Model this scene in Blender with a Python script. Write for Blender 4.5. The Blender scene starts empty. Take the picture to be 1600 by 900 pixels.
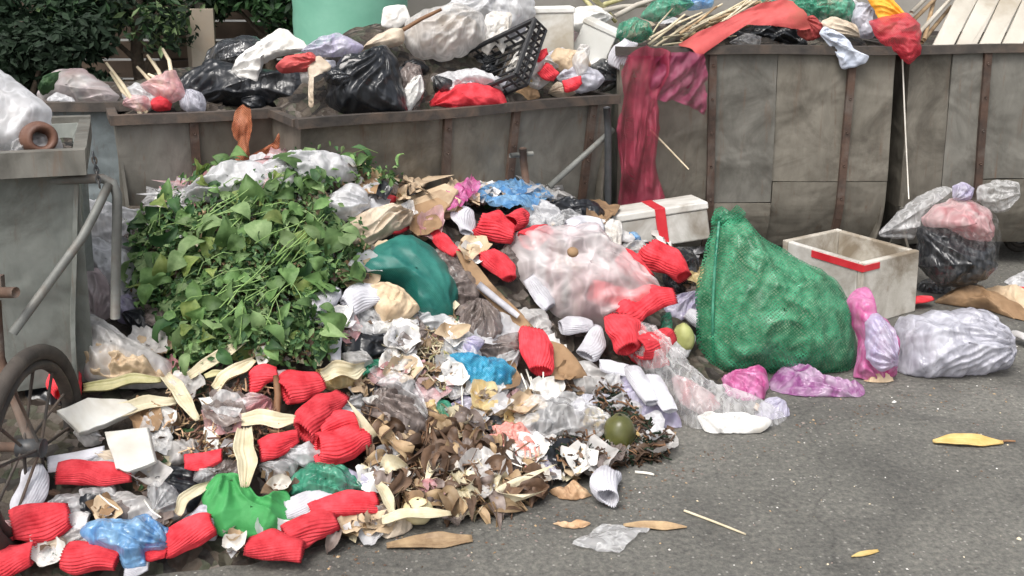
import bpy, bmesh, math, random
import numpy as np
from mathutils import Vector, Matrix

random.seed(7)
rng = np.random.default_rng(11)
R = math.radians
scn = bpy.context.scene
COL = scn.collection

# ------------------------------------------------------------------ camera
FPX, PITCH, CAMH, PPY = 1600.0, R(10.0), 1.5, 222.0
cd = bpy.data.cameras.new('camera')
cam = bpy.data.objects.new('camera', cd)
COL.objects.link(cam)
cam.location = (0, 0, CAMH)
cam.rotation_euler = (R(90) - PITCH, 0, 0)
cd.sensor_width = 36.0
cd.lens = FPX * 36.0 / 1600.0
cd.shift_y = -(450.0 - PPY) / 1600.0
cd.clip_start = 0.05
cd.clip_end = 500
scn.camera = cam
scn.render.resolution_x, scn.render.resolution_y = 1024, 576

# ------------------------------------------------------------------ light
SUN_EL, SUN_AZ = R(58), R(205)          # overcast, brighter from behind-left of the camera
w = bpy.data.worlds.new('World')
scn.world = w
w.use_nodes = True
nt = w.node_tree
sky = nt.nodes.new('ShaderNodeTexSky')
sky.sky_type = 'NISHITA'
sky.sun_disc = False
sky.sun_elevation = SUN_EL
sky.sun_rotation = SUN_AZ
sky.air_density = 1.0
sky.dust_density = 6.0
sky.ozone_density = 1.0
hs = nt.nodes.new('ShaderNodeHueSaturation')
hs.inputs['Saturation'].default_value = 0.35
nt.links.new(sky.outputs[0], hs.inputs['Color'])
nt.links.new(hs.outputs[0], nt.nodes['Background'].inputs[0])
nt.nodes['Background'].inputs[1].default_value = 0.15
sd = bpy.data.lights.new('sun', 'SUN')
sun = bpy.data.objects.new('sun', sd)
COL.objects.link(sun)
sd.energy = 1.2
sd.angle = R(22)
sd.color = (1.0, 0.97, 0.92)
sv = Vector((math.sin(SUN_AZ) * math.cos(SUN_EL), math.cos(SUN_AZ) * math.cos(SUN_EL), math.sin(SUN_EL)))
sun.rotation_euler = sv.to_track_quat('Z', 'Y').to_euler()
sun.location = (0, -3, 6)
scn.view_settings.view_transform = 'Standard'
scn.view_settings.look = 'None'
scn.view_settings.exposure = 0.62
scn.view_settings.gamma = 1.0
scn.cycles.transparent_max_bounces = 12

# ------------------------------------------------------------------ rays and noise
FWD = np.array([0, math.cos(PITCH), -math.sin(PITCH)])
UPV = np.array([0, math.sin(PITCH), math.cos(PITCH)])
CAM = np.array([0, 0, CAMH])

def rays(p):
    p = np.atleast_2d(np.asarray(p, float))
    x = (p[:, 0] - 800) / FPX
    y = -(p[:, 1] - PPY) / FPX
    return FWD[None] + x[:, None] * np.array([1.0, 0, 0])[None] + y[:, None] * UPV[None]

def at_y(p, Y):
    d = rays(p)
    return CAM + d * (Y / d[:, 1])[:, None]

def at_z(p, Z):
    d = rays(p)
    return CAM + d * ((Z - CAMH) / d[:, 2])[:, None]

def depth(pt):
    return float((np.asarray(pt) - CAM) @ FWD)

def mpp(pt):                       # metres per photo pixel at a point
    return depth(pt) / FPX

def _h(ix, iy, iz, s):
    n = (ix * 374761393 + iy * 668265263 + iz * 2147483647 + s * 1274126177) & 0xFFFFFFFF
    n = ((n ^ (n >> 13)) * 1274126177) & 0xFFFFFFFF
    n = ((n ^ (n >> 16)) * 2246822519) & 0xFFFFFFFF
    return ((n ^ (n >> 15)) & 0xFFFF) / 65535.0

def vn(p, s=0):                    # value noise in -1..1
    p = np.asarray(p, float)
    i = np.floor(p).astype(np.int64)
    f = p - i
    f = f * f * (3 - 2 * f)
    r = 0
    for dx in (0, 1):
        for dy in (0, 1):
            for dz in (0, 1):
                wgt = (f[..., 0] if dx else 1 - f[..., 0]) * (f[..., 1] if dy else 1 - f[..., 1]) * (f[..., 2] if dz else 1 - f[..., 2])
                r = r + wgt * _h(i[..., 0] + dx, i[..., 1] + dy, i[..., 2] + dz, s)
    return r * 2 - 1

def fbm(p, s=0, o=3):
    r, a = 0, 1.0
    for k in range(o):
        r = r + a * vn(p * 2 ** k, s + k * 17)
        a *= 0.5
    return r

def crumple(p, s=0, o=3):          # faceted crease field, about -1..1
    r, a, tot = 0, 1.0, 0
    q = p + 0.35 * np.stack([vn(p, s + 91), vn(p, s + 92), vn(p, s + 93)], -1)
    for k in range(o):
        g = np.random.default_rng(s * 7 + k)
        for j in range(3):
            d = g.normal(size=3)
            d /= np.linalg.norm(d)
            ph = q @ d * 2 ** k * 1.1 + g.random() * 9 + 0.8 * vn(q * 0.8 * 2 ** k, s + 31 * k + j)
            r = r + a * (np.abs((ph % 2) - 1) * 2 - 1)
            tot += a
        a *= 0.38
    return r / tot * 1.6

# ------------------------------------------------------------------ mesh helpers
def obj(name, V, F, mat, parent=None, base=None, smooth=True, mats=None, mi=None):
    V = np.asarray(V, float).reshape(-1, 3)
    if parent is not None:
        o0 = np.array(parent['_o'])
    elif base is None:
        o0 = np.array([V[:, 0].mean(), V[:, 1].mean(), V[:, 2].min()])
    else:
        o0 = np.array(base, float)
    me = bpy.data.meshes.new(name)
    me.from_pydata((V - o0).tolist(), [], [tuple(f) for f in F])
    for m in (mats or [mat]):
        me.materials.append(m)
    if mi is not None:
        me.polygons.foreach_set('material_index', mi)
    if smooth:
        me.polygons.foreach_set('use_smooth', [True] * len(me.polygons))
    me.update()
    o = bpy.data.objects.new(name, me)
    COL.objects.link(o)
    if parent is not None:
        o.parent = parent
        o['_o'] = tuple(o0)
    else:
        o.location = o0
        o['_o'] = tuple(o0)
    return o

def thing(name, base):
    o = bpy.data.objects.new(name, None)
    o.empty_display_size = 0.05
    COL.objects.link(o)
    o.location = base
    o['_o'] = tuple(float(a) for a in base)
    return o

def tag(o, label=None, cat=None, group=None, kind=None):
    if label: o['label'] = label
    if cat: o['category'] = cat
    if group: o['group'] = group
    if kind: o['kind'] = kind
    return o

def grid_faces(nu, nv, wu=False, wv=False, off=0):
    F = []
    for i in range(nu if wu else nu - 1):
        for j in range(nv if wv else nv - 1):
            a = i * nv + j
            b = ((i + 1) % nu) * nv + j
            c = ((i + 1) % nu) * nv + (j + 1) % nv
            d = i * nv + (j + 1) % nv
            F.append((a + off, b + off, c + off, d + off))
    return F

def unit(v):
    v = np.asarray(v, float)
    return v / (np.linalg.norm(v) + 1e-12)

def tube(path, r, seg=8, caps=True):
    P = np.asarray(path, float)
    n = len(P)
    rr = np.full(n, r) if np.isscalar(r) else np.asarray(r, float)
    T = np.gradient(P, axis=0) if n > 2 else np.repeat((P[1] - P[0])[None], n, 0)
    up = np.array([0, 0, 1.0])
    V = []
    u = None
    for i in range(n):
        t = unit(T[i])
        if u is None:
            u = np.cross(t, up)
            if np.linalg.norm(u) < 1e-3:
                u = np.cross(t, [1.0, 0, 0])
        u = unit(u - t * (u @ t))
        b = np.cross(t, u)
        for k in range(seg):
            a = 2 * math.pi * k / seg
            V.append(P[i] + rr[i] * (math.cos(a) * u + math.sin(a) * b))
    F = grid_faces(n, seg, False, True)
    F = [tuple(reversed(f)) for f in F]
    if caps:
        F.append(tuple(range(seg)))
        F.append(tuple(reversed(range((n - 1) * seg, n * seg))))
    return np.array(V), F

def frame_box(c, ax, ay, az, sx, sy, sz, bevel=0.0):
    """box centred at c with unit axes and full sizes"""
    bm = bmesh.new()
    bmesh.ops.create_cube(bm, size=1.0)
    for v in bm.verts:
        v.co = Vector((v.co.x * sx, v.co.y * sy, v.co.z * sz))
    if bevel > 0:
        bmesh.ops.bevel(bm, geom=bm.edges[:], offset=bevel, segments=2, affect='EDGES', profile=0.5)
    bm.verts.index_update()
    V = np.array([tuple(v.co) for v in bm.verts])
    F = [tuple(v.index for v in f.verts) for f in bm.faces]
    bm.free()
    M = np.array([ax, ay, az])
    return V @ M + np.asarray(c), F

def merge(parts):
    V, F, n = [], [], 0
    for v, f in parts:
        V.append(np.asarray(v))
        F += [tuple(i + n for i in q) for q in f]
        n += len(v)
    return np.concatenate(V), F

def shell(G, off):
    """closed thin solid from a grid G[nu,nv,3], second skin moved by off"""
    nu, nv = G.shape[:2]
    A = G.reshape(-1, 3)
    B = (G + off).reshape(-1, 3)
    n = len(A)
    F = grid_faces(nu, nv)
    F2 = [tuple(i + n for i in reversed(f)) for f in F]
    S = []
    for i in range(nu - 1):
        for j in (0, nv - 1):
            a, b = i * nv + j, (i + 1) * nv + j
            S.append((a, b, b + n, a + n) if j else (b, a, a + n, b + n))
    for j in range(nv - 1):
        for i in (0, nu - 1):
            a, b = i * nv + j, i * nv + j + 1
            S.append((b, a, a + n, b + n) if i else (a, b, b + n, a + n))
    return np.concatenate([A, B]), F + F2 + S

# ------------------------------------------------------------------ materials
def new_mat(name):
    m = bpy.data.materials.new(name)
    m.use_nodes = True
    t = m.node_tree
    return m, t, t.nodes['Principled BSDF']

def coords(t, rnd=True):
    tc = t.nodes.new('ShaderNodeTexCoord')
    if not rnd:
        return tc.outputs['Object']
    oi = t.nodes.new('ShaderNodeObjectInfo')
    mu = t.nodes.new('ShaderNodeMath'); mu.operation = 'MULTIPLY'; mu.inputs[1].default_value = 37.0
    t.links.new(oi.outputs['Random'], mu.inputs[0])
    ad = t.nodes.new('ShaderNodeVectorMath'); ad.operation = 'ADD'
    t.links.new(tc.outputs['Object'], ad.inputs[0]); t.links.new(mu.outputs[0], ad.inputs[1])
    return ad.outputs[0]

def ramp(t, fac, stops):
    r = t.nodes.new('ShaderNodeValToRGB')
    els = r.color_ramp.elements
    while len(els) < len(stops):
        els.new(0.5)
    for e, (p, c) in zip(els, stops):
        e.position = p
        e.color = (*c, 1) if len(c) == 3 else c
    t.links.new(fac, r.inputs[0])
    return r.outputs[0]

def noise(t, vec, scale, detail=4, rough=0.55, dist=0.0):
    n = t.nodes.new('ShaderNodeTexNoise')
    n.inputs['Scale'].default_value = scale
    n.inputs['Detail'].default_value = detail
    n.inputs['Roughness'].default_value = rough
    n.inputs['Distortion'].default_value = dist
    t.links.new(vec, n.inputs['Vector'])
    return n.outputs['Fac']

def bump(t, b, h, strength, dist, prev=None):
    n = t.nodes.new('ShaderNodeBump')
    n.inputs['Strength'].default_value = strength
    n.inputs['Distance'].default_value = dist
    t.links.new(h, n.inputs['Height'])
    if prev is not None:
        t.links.new(prev, n.inputs['Normal'])
    if b is not None:
        t.links.new(n.outputs[0], b.inputs['Normal'])
    return n.outputs[0]

def hue_jit(t, col, amt=0.25):
    oi = t.nodes.new('ShaderNodeObjectInfo')
    mr = t.nodes.new('ShaderNodeMapRange')
    mr.inputs['To Min'].default_value = 1 - amt
    mr.inputs['To Max'].default_value = 1 + amt
    t.links.new(oi.outputs['Random'], mr.inputs['Value'])
    h = t.nodes.new('ShaderNodeHueSaturation')
    t.links.new(mr.outputs[0], h.inputs['Value'])
    t.links.new(col, h.inputs['Color'])
    return h.outputs[0]

def plain(name, c1, c2, scale=9, rough=0.7, bs=0.3, bd=0.004, bscale=40, stain=None, metal=0.0, jit=0.12, st=(0.5, 0.72)):
    m, t, b = new_mat(name)
    v = coords(t)
    f = noise(t, v, scale, 6, 0.6)
    stops = [(0.32, c1), (0.68, c2)]
    col = ramp(t, f, stops)
    if stain:
        g = noise(t, v, scale * 0.45, 5, 0.65, 0.6)
        mk = ramp(t, g, [(st[0], (0, 0, 0)), (st[1], (1, 1, 1))])
        mx = t.nodes.new('ShaderNodeMix'); mx.data_type = 'RGBA'
        t.links.new(mk, mx.inputs[0]); t.links.new(col, mx.inputs[6]); mx.inputs[7].default_value = (*stain, 1)
        col = mx.outputs[2]
    if jit:
        col = hue_jit(t, col, jit)
    t.links.new(col, b.inputs['Base Color'])
    b.inputs['Roughness'].default_value = rough
    b.inputs['Metallic'].default_value = metal
    bump(t, b, noise(t, v, bscale, 5, 0.6), bs, bd)
    return m

def film(name, c1, c2, a=(0.8, 1.0), rough=0.28, transl=0.35, scale=7, bs=0.6, bd=0.02, spec=0.5, dirt=None):
    """thin plastic film: creased, partly see-through"""
    m, t, b = new_mat(name)
    v = coords(t)
    mp = t.nodes.new('ShaderNodeMapping'); mp.inputs['Scale'].default_value = (1.0, 1.0, 0.42); mp.inputs['Rotation'].default_value = (0.5, 0.75, 0.2)
    t.links.new(v, mp.inputs[0]); v = mp.outputs[0]
    scale = scale * 1.7
    n1 = noise(t, v, scale, 2.2, 0.5, 1.2)
    # creases: |noise-0.5|
    s = t.nodes.new('ShaderNodeMath'); s.operation = 'SUBTRACT'; s.inputs[1].default_value = 0.5
    ab = t.nodes.new('ShaderNodeMath'); ab.operation = 'ABSOLUTE'
    n2 = noise(t, v, scale * 1.9, 1.4, 0.45, 0.7)
    t.links.new(n2, s.inputs[0]); t.links.new(s.outputs[0], ab.inputs[0])
    cr = t.nodes.new('ShaderNodeMapRange'); cr.inputs['From Max'].default_value = 0.11
    t.links.new(ab.outputs[0], cr.inputs['Value'])
    col = ramp(t, n1, [(0.35, c1), (0.65, c2)])
    if dirt:
        g = noise(t, v, scale * 0.8, 5, 0.7)
        mk = ramp(t, g, [(0.56, (0, 0, 0)), (0.74, (0.8, 0.8, 0.8))])
        mx = t.nodes.new('ShaderNodeMix'); mx.data_type = 'RGBA'
        t.links.new(mk, mx.inputs[0]); t.links.new(col, mx.inputs[6]); mx.inputs[7].default_value = (*dirt, 1)
        col = mx.outputs[2]
    t.links.new(col, b.inputs['Base Color'])
    b.inputs['Roughness'].default_value = rough
    b.inputs['Specular IOR Level'].default_value = spec
    al = t.nodes.new('ShaderNodeMapRange')
    al.inputs['From Min'].default_value = 1.0; al.inputs['From Max'].default_value = 0.0
    al.inputs['To Min'].default_value = a[0]; al.inputs['To Max'].default_value = a[1]
    t.links.new(cr.outputs[0], al.inputs['Value'])
    nrm = bump(t, b, cr.outputs[0], bs * 0.35, bd * 0.2)
    nrm = bump(t, b, n1, bs * 0.6, bd * 0.6, nrm)
    tr = t.nodes.new('ShaderNodeBsdfTranslucent')
    t.links.new(col, tr.inputs[0]); t.links.new(nrm, tr.inputs['Normal'])
    mx = t.nodes.new('ShaderNodeMixShader'); mx.inputs[0].default_value = transl
    t.links.new(b.outputs[0], mx.inputs[1]); t.links.new(tr.outputs[0], mx.inputs[2])
    tp = t.nodes.new('ShaderNodeBsdfTransparent')
    m2 = t.nodes.new('ShaderNodeMixShader')
    t.links.new(al.outputs[0], m2.inputs[0])
    t.links.new(tp.outputs[0], m2.inputs[1]); t.links.new(mx.outputs[0], m2.inputs[2])
    t.links.new(m2.outputs[0], t.nodes['Material Output'].inputs[0])
    return m

def netmat(name, c1, c2, cell=0.006, hole=0.35, rough=0.5, transl=0.3, mottle=14, thread=None):
    """knitted mesh: two crossing thread directions with holes, over mottled colour"""
    m, t, b = new_mat(name)
    v = coords(t)
    n1 = noise(t, v, mottle, 5, 0.65)
    col = ramp(t, n1, [(0.38, c1), (0.62, c2)])
    wp = t.nodes.new('ShaderNodeTexNoise'); wp.inputs['Scale'].default_value = 9; wp.inputs['Detail'].default_value = 2
    t.links.new(v, wp.inputs['Vector'])
    sc = t.nodes.new('ShaderNodeVectorMath'); sc.operation = 'SCALE'; sc.inputs['Scale'].default_value = 0.035
    t.links.new(wp.outputs['Color'], sc.inputs[0])
    wv = t.nodes.new('ShaderNodeVectorMath'); wv.operation = 'ADD'
    t.links.new(v, wv.inputs[0]); t.links.new(sc.outputs[0], wv.inputs[1])
    ths = []
    for dv in ((0.72, 0.35, 0.62), (-0.62, 0.35, 0.72)):
        dp = t.nodes.new('ShaderNodeVectorMath'); dp.operation = 'DOT_PRODUCT'; dp.inputs[1].default_value = dv
        t.links.new(wv.outputs[0], dp.inputs[0])
        ml = t.nodes.new('ShaderNodeMath'); ml.operation = 'MULTIPLY'; ml.inputs[1].default_value = math.pi / cell
        t.links.new(dp.outputs['Value'], ml.inputs[0])
        sn = t.nodes.new('ShaderNodeMath'); sn.operation = 'SINE'; t.links.new(ml.outputs[0], sn.inputs[0])
        ab = t.nodes.new('ShaderNodeMath'); ab.operation = 'ABSOLUTE'; t.links.new(sn.outputs[0], ab.inputs[0])
        ths.append(ab.outputs[0])
    mn = t.nodes.new('ShaderNodeMath'); mn.operation = 'MINIMUM'; t.links.new(ths[0], mn.inputs[0]); t.links.new(ths[1], mn.inputs[1])
    t.links.new(col, b.inputs['Base Color'])
    b.inputs['Roughness'].default_value = rough
    nrm = bump(t, b, mn.outputs[0], -0.5, 0.003)
    al = ramp(t, mn.outputs[0], [(0.38, (1, 1, 1)), (0.58, (1 - hole,) * 3)])
    tr = t.nodes.new('ShaderNodeBsdfTranslucent')
    t.links.new(col, tr.inputs[0])
    mx = t.nodes.new('ShaderNodeMixShader'); mx.inputs[0].default_value = transl
    t.links.new(b.outputs[0], mx.inputs[1]); t.links.new(tr.outputs[0], mx.inputs[2])
    tp = t.nodes.new('ShaderNodeBsdfTransparent')
    m2 = t.nodes.new('ShaderNodeMixShader')
    t.links.new(al, m2.inputs[0])
    t.links.new(tp.outputs[0], m2.inputs[1]); t.links.new(mx.outputs[0], m2.inputs[2])
    t.links.new(m2.outputs[0], t.nodes['Material Output'].inputs[0])
    return m

def leafmat(name, c1, c2, rough=0.45, transl=0.3, scale=25, jit=0.3):
    m, t, b = new_mat(name)
    v = coords(t)
    col = hue_jit(t, ramp(t, noise(t, v, scale, 4, 0.6), [(0.35, c1), (0.65, c2)]), jit)
    t.links.new(col, b.inputs['Base Color'])
    b.inputs['Roughness'].default_value = rough
    nrm = bump(t, b, noise(t, v, scale * 3, 3), 0.4, 0.003)
    tr = t.nodes.new('ShaderNodeBsdfTranslucent')
    t.links.new(col, tr.inputs[0])
    mx = t.nodes.new('ShaderNodeMixShader'); mx.inputs[0].default_value = transl
    t.links.new(b.outputs[0], mx.inputs[1]); t.links.new(tr.outputs[0], mx.inputs[2])
    t.links.new(mx.outputs[0], t.nodes['Material Output'].inputs[0])
    return m

M = {}
M['foam_red'] = leafmat('foam_red', (0.58, 0.024, 0.038), (0.84, 0.075, 0.095), 0.85, 0.22, 26, 0.18)
M['foam_white'] = leafmat('foam_white', (0.48, 0.47, 0.50), (0.72, 0.72, 0.77), 0.85, 0.2, 14, 0.06)
M['foam_dirty'] = leafmat('foam_dirty', (0.52, 0.50, 0.48), (0.72, 0.71, 0.72), 0.8, 0.2, 14, 0.1)
M['styro'] = plain('styrofoam', (0.54, 0.54, 0.50), (0.68, 0.68, 0.65), 6, 0.75, 0.25, 0.003, 160, stain=(0.36, 0.32, 0.25))
M['styro_dirty'] = plain('styrofoam_dirty', (0.50, 0.45, 0.36), (0.68, 0.64, 0.54), 5, 0.75, 0.3, 0.003, 140, stain=(0.20, 0.16, 0.11))
M['styro_grimy'] = plain('styrofoam_grimy', (0.44, 0.43, 0.39), (0.62, 0.61, 0.58), 7, 0.75, 0.3, 0.003, 140, stain=(0.24, 0.21, 0.17), st=(0.44, 0.68))
M['tape_red'] = plain('tape_red', (0.50, 0.02, 0.03), (0.62, 0.05, 0.06), 12, 0.35, 0.2, 0.002)
M['husk'] = leafmat('husk', (0.55, 0.47, 0.30), (0.74, 0.68, 0.50), 0.55, 0.2, 18, 0.14)
M['husk_green'] = leafmat('husk_green', (0.38, 0.36, 0.16), (0.60, 0.55, 0.32), 0.5, 0.2, 14, 0.12)
M['cardboard'] = plain('cardboard', (0.22, 0.13, 0.065), (0.34, 0.22, 0.12), 7, 0.8, 0.35, 0.004, 60, stain=(0.08, 0.05, 0.03))
M['paper_tan'] = plain('paper_tan', (0.40, 0.29, 0.18), (0.58, 0.46, 0.32), 8, 0.8, 0.4, 0.006, 40, stain=(0.22, 0.14, 0.08))
M['paper_white'] = plain('paper_white', (0.60, 0.58, 0.55), (0.76, 0.75, 0.72), 9, 0.7, 0.4, 0.006, 30, stain=(0.35, 0.30, 0.24))
M['wood_pale'] = plain('wood_pale', (0.36, 0.33, 0.28), (0.49, 0.46, 0.40), 5, 0.75, 0.4, 0.004, 30, stain=(0.24, 0.20, 0.14))
M['stick'] = plain('stick', (0.50, 0.42, 0.28), (0.68, 0.60, 0.44), 20, 0.6)
M['stick_brown'] = plain('stick_brown', (0.16, 0.08, 0.04), (0.26, 0.14, 0.07), 20, 0.7)
M['skewer'] = plain('skewer', (0.66, 0.62, 0.54), (0.78, 0.75, 0.68), 20, 0.5)
M['film_white'] = film('film_white', (0.58, 0.58, 0.59), (0.76, 0.76, 0.78), (0.78, 1.0), 0.35, 0.3)
M['film_milky'] = film('film_milky', (0.62, 0.60, 0.58), (0.78, 0.76, 0.74), (0.62, 0.82), 0.28, 0.3)
M['film_clear'] = film('film_clear', (0.70, 0.70, 0.70), (0.85, 0.85, 0.86), (0.34, 0.58), 0.16, 0.2, 9, 0.9, 0.03, 0.7)
M['film_thin'] = film('film_thin', (0.72, 0.72, 0.72), (0.85, 0.85, 0.86), (0.24, 0.42), 0.14, 0.2, 9, 0.8, 0.02, 0.7)
M['film_sheer'] = film('film_sheer', (0.72, 0.72, 0.72), (0.85, 0.85, 0.86), (0.02, 0.09), 0.14, 0.2, 9, 0.8, 0.02, 0.7)
M['film_grey'] = film('film_grey', (0.40, 0.40, 0.46), (0.66, 0.66, 0.73), (0.92, 1.0), 0.22, 0.3, 8, 0.8, 0.03, dirt=(0.26, 0.25, 0.27))
M['film_black'] = film('film_black', (0.006, 0.007, 0.009), (0.016, 0.018, 0.022), (0.97, 1.0), 0.3, 0.0, 6, 0.8, 0.03, 0.55)
M['film_smoke'] = film('film_smoke', (0.012, 0.014, 0.017), (0.04, 0.044, 0.05), (0.75, 0.98), 0.2, 0.1, 8, 0.8, 0.03, 0.7)
M['film_blue'] = film('film_blue', (0.10, 0.30, 0.62), (0.32, 0.58, 0.86), (0.72, 0.95), 0.14, 0.35, 10, 0.9, 0.03, 0.8)
M['film_pink'] = film('film_pink', (0.66, 0.30, 0.32), (0.78, 0.62, 0.62), (0.66, 0.88), 0.25, 0.35, 6, 0.8, 0.03)
M['film_pinkwhite'] = film('film_pinkwhite', (0.80, 0.62, 0.63), (0.84, 0.80, 0.80), (0.44, 0.68), 0.25, 0.3, 3.2, 0.8, 0.03, dirt=(0.62, 0.54, 0.44))
M['film_magenta'] = film('film_magenta', (0.55, 0.08, 0.28), (0.72, 0.28, 0.52), (0.78, 0.98), 0.25, 0.3, 9, 0.8, 0.02)
M['film_purple'] = film('film_purple', (0.34, 0.10, 0.30), (0.62, 0.46, 0.62), (0.75, 0.95), 0.22, 0.3, 8, 0.9, 0.03)
M['film_lavender'] = film('film_lavender', (0.46, 0.42, 0.60), (0.70, 0.68, 0.80), (0.75, 0.98), 0.25, 0.35, 8, 0.8, 0.02)
M['film_green'] = film('film_green', (0.02, 0.22, 0.13), (0.12, 0.42, 0.28), (0.65, 0.98), 0.22, 0.3, 10, 0.9, 0.03)
M['film_yellow'] = film('film_yellow', (0.62, 0.42, 0.16), (0.75, 0.62, 0.34), (0.8, 1.0), 0.35, 0.3, 10, 0.6, 0.02)
M['film_brown'] = film('film_brown', (0.14, 0.11, 0.10), (0.30, 0.25, 0.23), (0.65, 0.98), 0.25, 0.2, 9, 0.8, 0.03)
M['cloth_green'] = plain('cloth_green', (0.035, 0.25, 0.06), (0.06, 0.34, 0.10), 9, 0.7, 0.25, 0.003, 200)
M['cloth_red'] = plain('cloth_red', (0.32, 0.040, 0.040), (0.47, 0.080, 0.075), 9, 0.75, 0.3, 0.003, 150, stain=(0.30, 0.07, 0.05))
M['cloth_orange'] = plain('cloth_orange', (0.78, 0.32, 0.02), (0.85, 0.42, 0.05), 8, 0.7, 0.3, 0.003, 150)
M['cloth_white'] = plain('cloth_white', (0.62, 0.61, 0.58), (0.78, 0.77, 0.75), 8, 0.8, 0.3, 0.003, 150, stain=(0.45, 0.41, 0.34))
M['cloth_blue'] = plain('cloth_blue', (0.45, 0.50, 0.60), (0.62, 0.66, 0.74), 8, 0.8, 0.3, 0.003, 150)
M['cloth_beige'] = plain('cloth_beige', (0.42, 0.34, 0.25), (0.60, 0.52, 0.42), 8, 0.85, 0.3, 0.003, 150, stain=(0.25, 0.17, 0.11))
M['tank_green'] = plain('tank_green', (0.17, 0.43, 0.31), (0.24, 0.52, 0.39), 3, 0.5, 0.15, 0.003, 30, stain=(0.13, 0.34, 0.25))
M['sack_green'] = netmat('sack_green', (0.010, 0.135, 0.060), (0.065, 0.34, 0.18), 0.0095, 0.74, 0.4, 0.2, 16)
M['net_teal'] = netmat('net_teal', (0.015, 0.15, 0.125), (0.045, 0.27, 0.22), 0.004, 0.25, 0.45, 0.25, 7)
M['net_crimson'] = netmat('net_crimson', (0.28, 0.022, 0.060), (0.52, 0.065, 0.125), 0.006, 0.72, 0.55, 0.4, 11)
M['net_magenta'] = netmat('net_magenta', (0.30, 0.035, 0.110), (0.52, 0.11, 0.22), 0.006, 0.8, 0.5, 0.4, 9)
M['net_red'] = netmat('net_red', (0.42, 0.02, 0.035), (0.60, 0.05, 0.07), 0.006, 0.35, 0.55, 0.3, 9)
M['net_orange'] = netmat('net_orange', (0.36, 0.09, 0.035), (0.58, 0.22, 0.11), 0.006, 0.45, 0.55, 0.3, 14)
M['net_blue'] = netmat('net_blue', (0.02, 0.24, 0.45), (0.07, 0.45, 0.68), 0.005, 0.35, 0.45, 0.3, 20)
M['sack_fill'] = plain('sack_fill', (0.02, 0.11, 0.05), (0.50, 0.62, 0.44), 48, 0.8, 0.5, 0.01, 30)
M['string_pink'] = plain('string_pink', (0.62, 0.20, 0.17), (0.74, 0.36, 0.30), 20, 0.6)
M['leaf_mid'] = leafmat('leaf_mid', (0.080, 0.162, 0.046), (0.168, 0.290, 0.095), 0.62, 0.3, 22, 0.35)
M['leaf_dark'] = leafmat('leaf_dark', (0.026, 0.078, 0.026), (0.055, 0.13, 0.04), 0.62, 0.3, 22, 0.35)
M['leaf_light'] = leafmat('leaf_light', (0.15, 0.24, 0.09), (0.27, 0.38, 0.17), 0.65, 0.35, 22, 0.3)
M['leaf_yellow'] = leafmat('leaf_yellow', (0.13, 0.20, 0.045), (0.25, 0.31, 0.09), 0.65, 0.3, 22, 0.3)
M['stem_green'] = plain('stem_green', (0.13, 0.24, 0.06), (0.26, 0.38, 0.13), 20, 0.5, jit=0.25)
M['leaf_deep'] = leafmat('leaf_deep', (0.007, 0.022, 0.009), (0.015, 0.040, 0.014), 0.8, 0.2, 22, 0.3)
M['dry_a'] = leafmat('dry_leaf_brown', (0.060, 0.034, 0.021), (0.145, 0.085, 0.050), 0.6, 0.1, 20, 0.4)
M['dry_b'] = leafmat('dry_leaf_tan', (0.24, 0.155, 0.085), (0.42, 0.30, 0.17), 0.6, 0.15, 20, 0.3)
M['dry_c'] = leafmat('dry_leaf_grey', (0.12, 0.09, 0.08), (0.24, 0.19, 0.165), 0.5, 0.1, 20, 0.3)
M['dry_y'] = leafmat('dry_leaf_yellow', (0.55, 0.38, 0.12), (0.72, 0.55, 0.24), 0.55, 0.2, 14, 0.1)
M['peel'] = plain('peel', (0.42, 0.24, 0.12), (0.62, 0.46, 0.30), 12, 0.7, 0.4, 0.004, 40, stain=(0.20, 0.10, 0.05))
M['fruit_olive'] = plain('fruit_olive', (0.05, 0.055, 0.015), (0.12, 0.12, 0.035), 9, 0.35, 0.2, 0.003, 30, stain=(0.06, 0.045, 0.02))
M['fruit_pale'] = plain('fruit_pale', (0.55, 0.45, 0.22), (0.70, 0.62, 0.38), 9, 0.6, 0.3, 0.004, 30)
M['fruit_pear'] = plain('fruit_pear', (0.22, 0.24, 0.07), (0.40, 0.41, 0.17), 9, 0.6, 0.3, 0.003, 30, stain=(0.14, 0.11, 0.04))
M['bin_panel'] = None
M['tyre'] = plain('tyre', (0.026, 0.022, 0.019), (0.060, 0.050, 0.042), 9, 0.85, 0.4, 0.004, 60, stain=(0.095, 0.08, 0.066))
M['rust'] = plain('rust', (0.055, 0.035, 0.026), (0.13, 0.075, 0.05), 14, 0.75, 0.5, 0.004, 60, stain=(0.16, 0.14, 0.12))
M['rim_dark'] = plain('rim_dark', (0.032, 0.028, 0.025), (0.075, 0.062, 0.052), 14, 0.7, 0.5, 0.004, 60, stain=(0.12, 0.085, 0.062))
M['rib_rust'] = plain('rib_rust', (0.045, 0.030, 0.023), (0.10, 0.058, 0.040), 14, 0.75, 0.5, 0.004, 60, stain=(0.12, 0.10, 0.085))
M['steel'] = plain('steel', (0.115, 0.118, 0.110), (0.195, 0.20, 0.185), 12, 0.6, 0.3, 0.002, 60, stain=(0.12, 0.085, 0.06), metal=0.2)
M['steel_dark'] = plain('steel_dark', (0.04, 0.045, 0.05), (0.09, 0.095, 0.10), 12, 0.5, 0.3, 0.002, 60, stain=(0.10, 0.075, 0.055), metal=0.3)
M['crate_black'] = plain('crate_black', (0.012, 0.012, 0.013), (0.03, 0.03, 0.032), 12, 0.5, 0.2, 0.002)
M['clay'] = plain('clay', (0.10, 0.045, 0.03), (0.20, 0.10, 0.065), 14, 0.6, 0.4, 0.004, 50)
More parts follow.
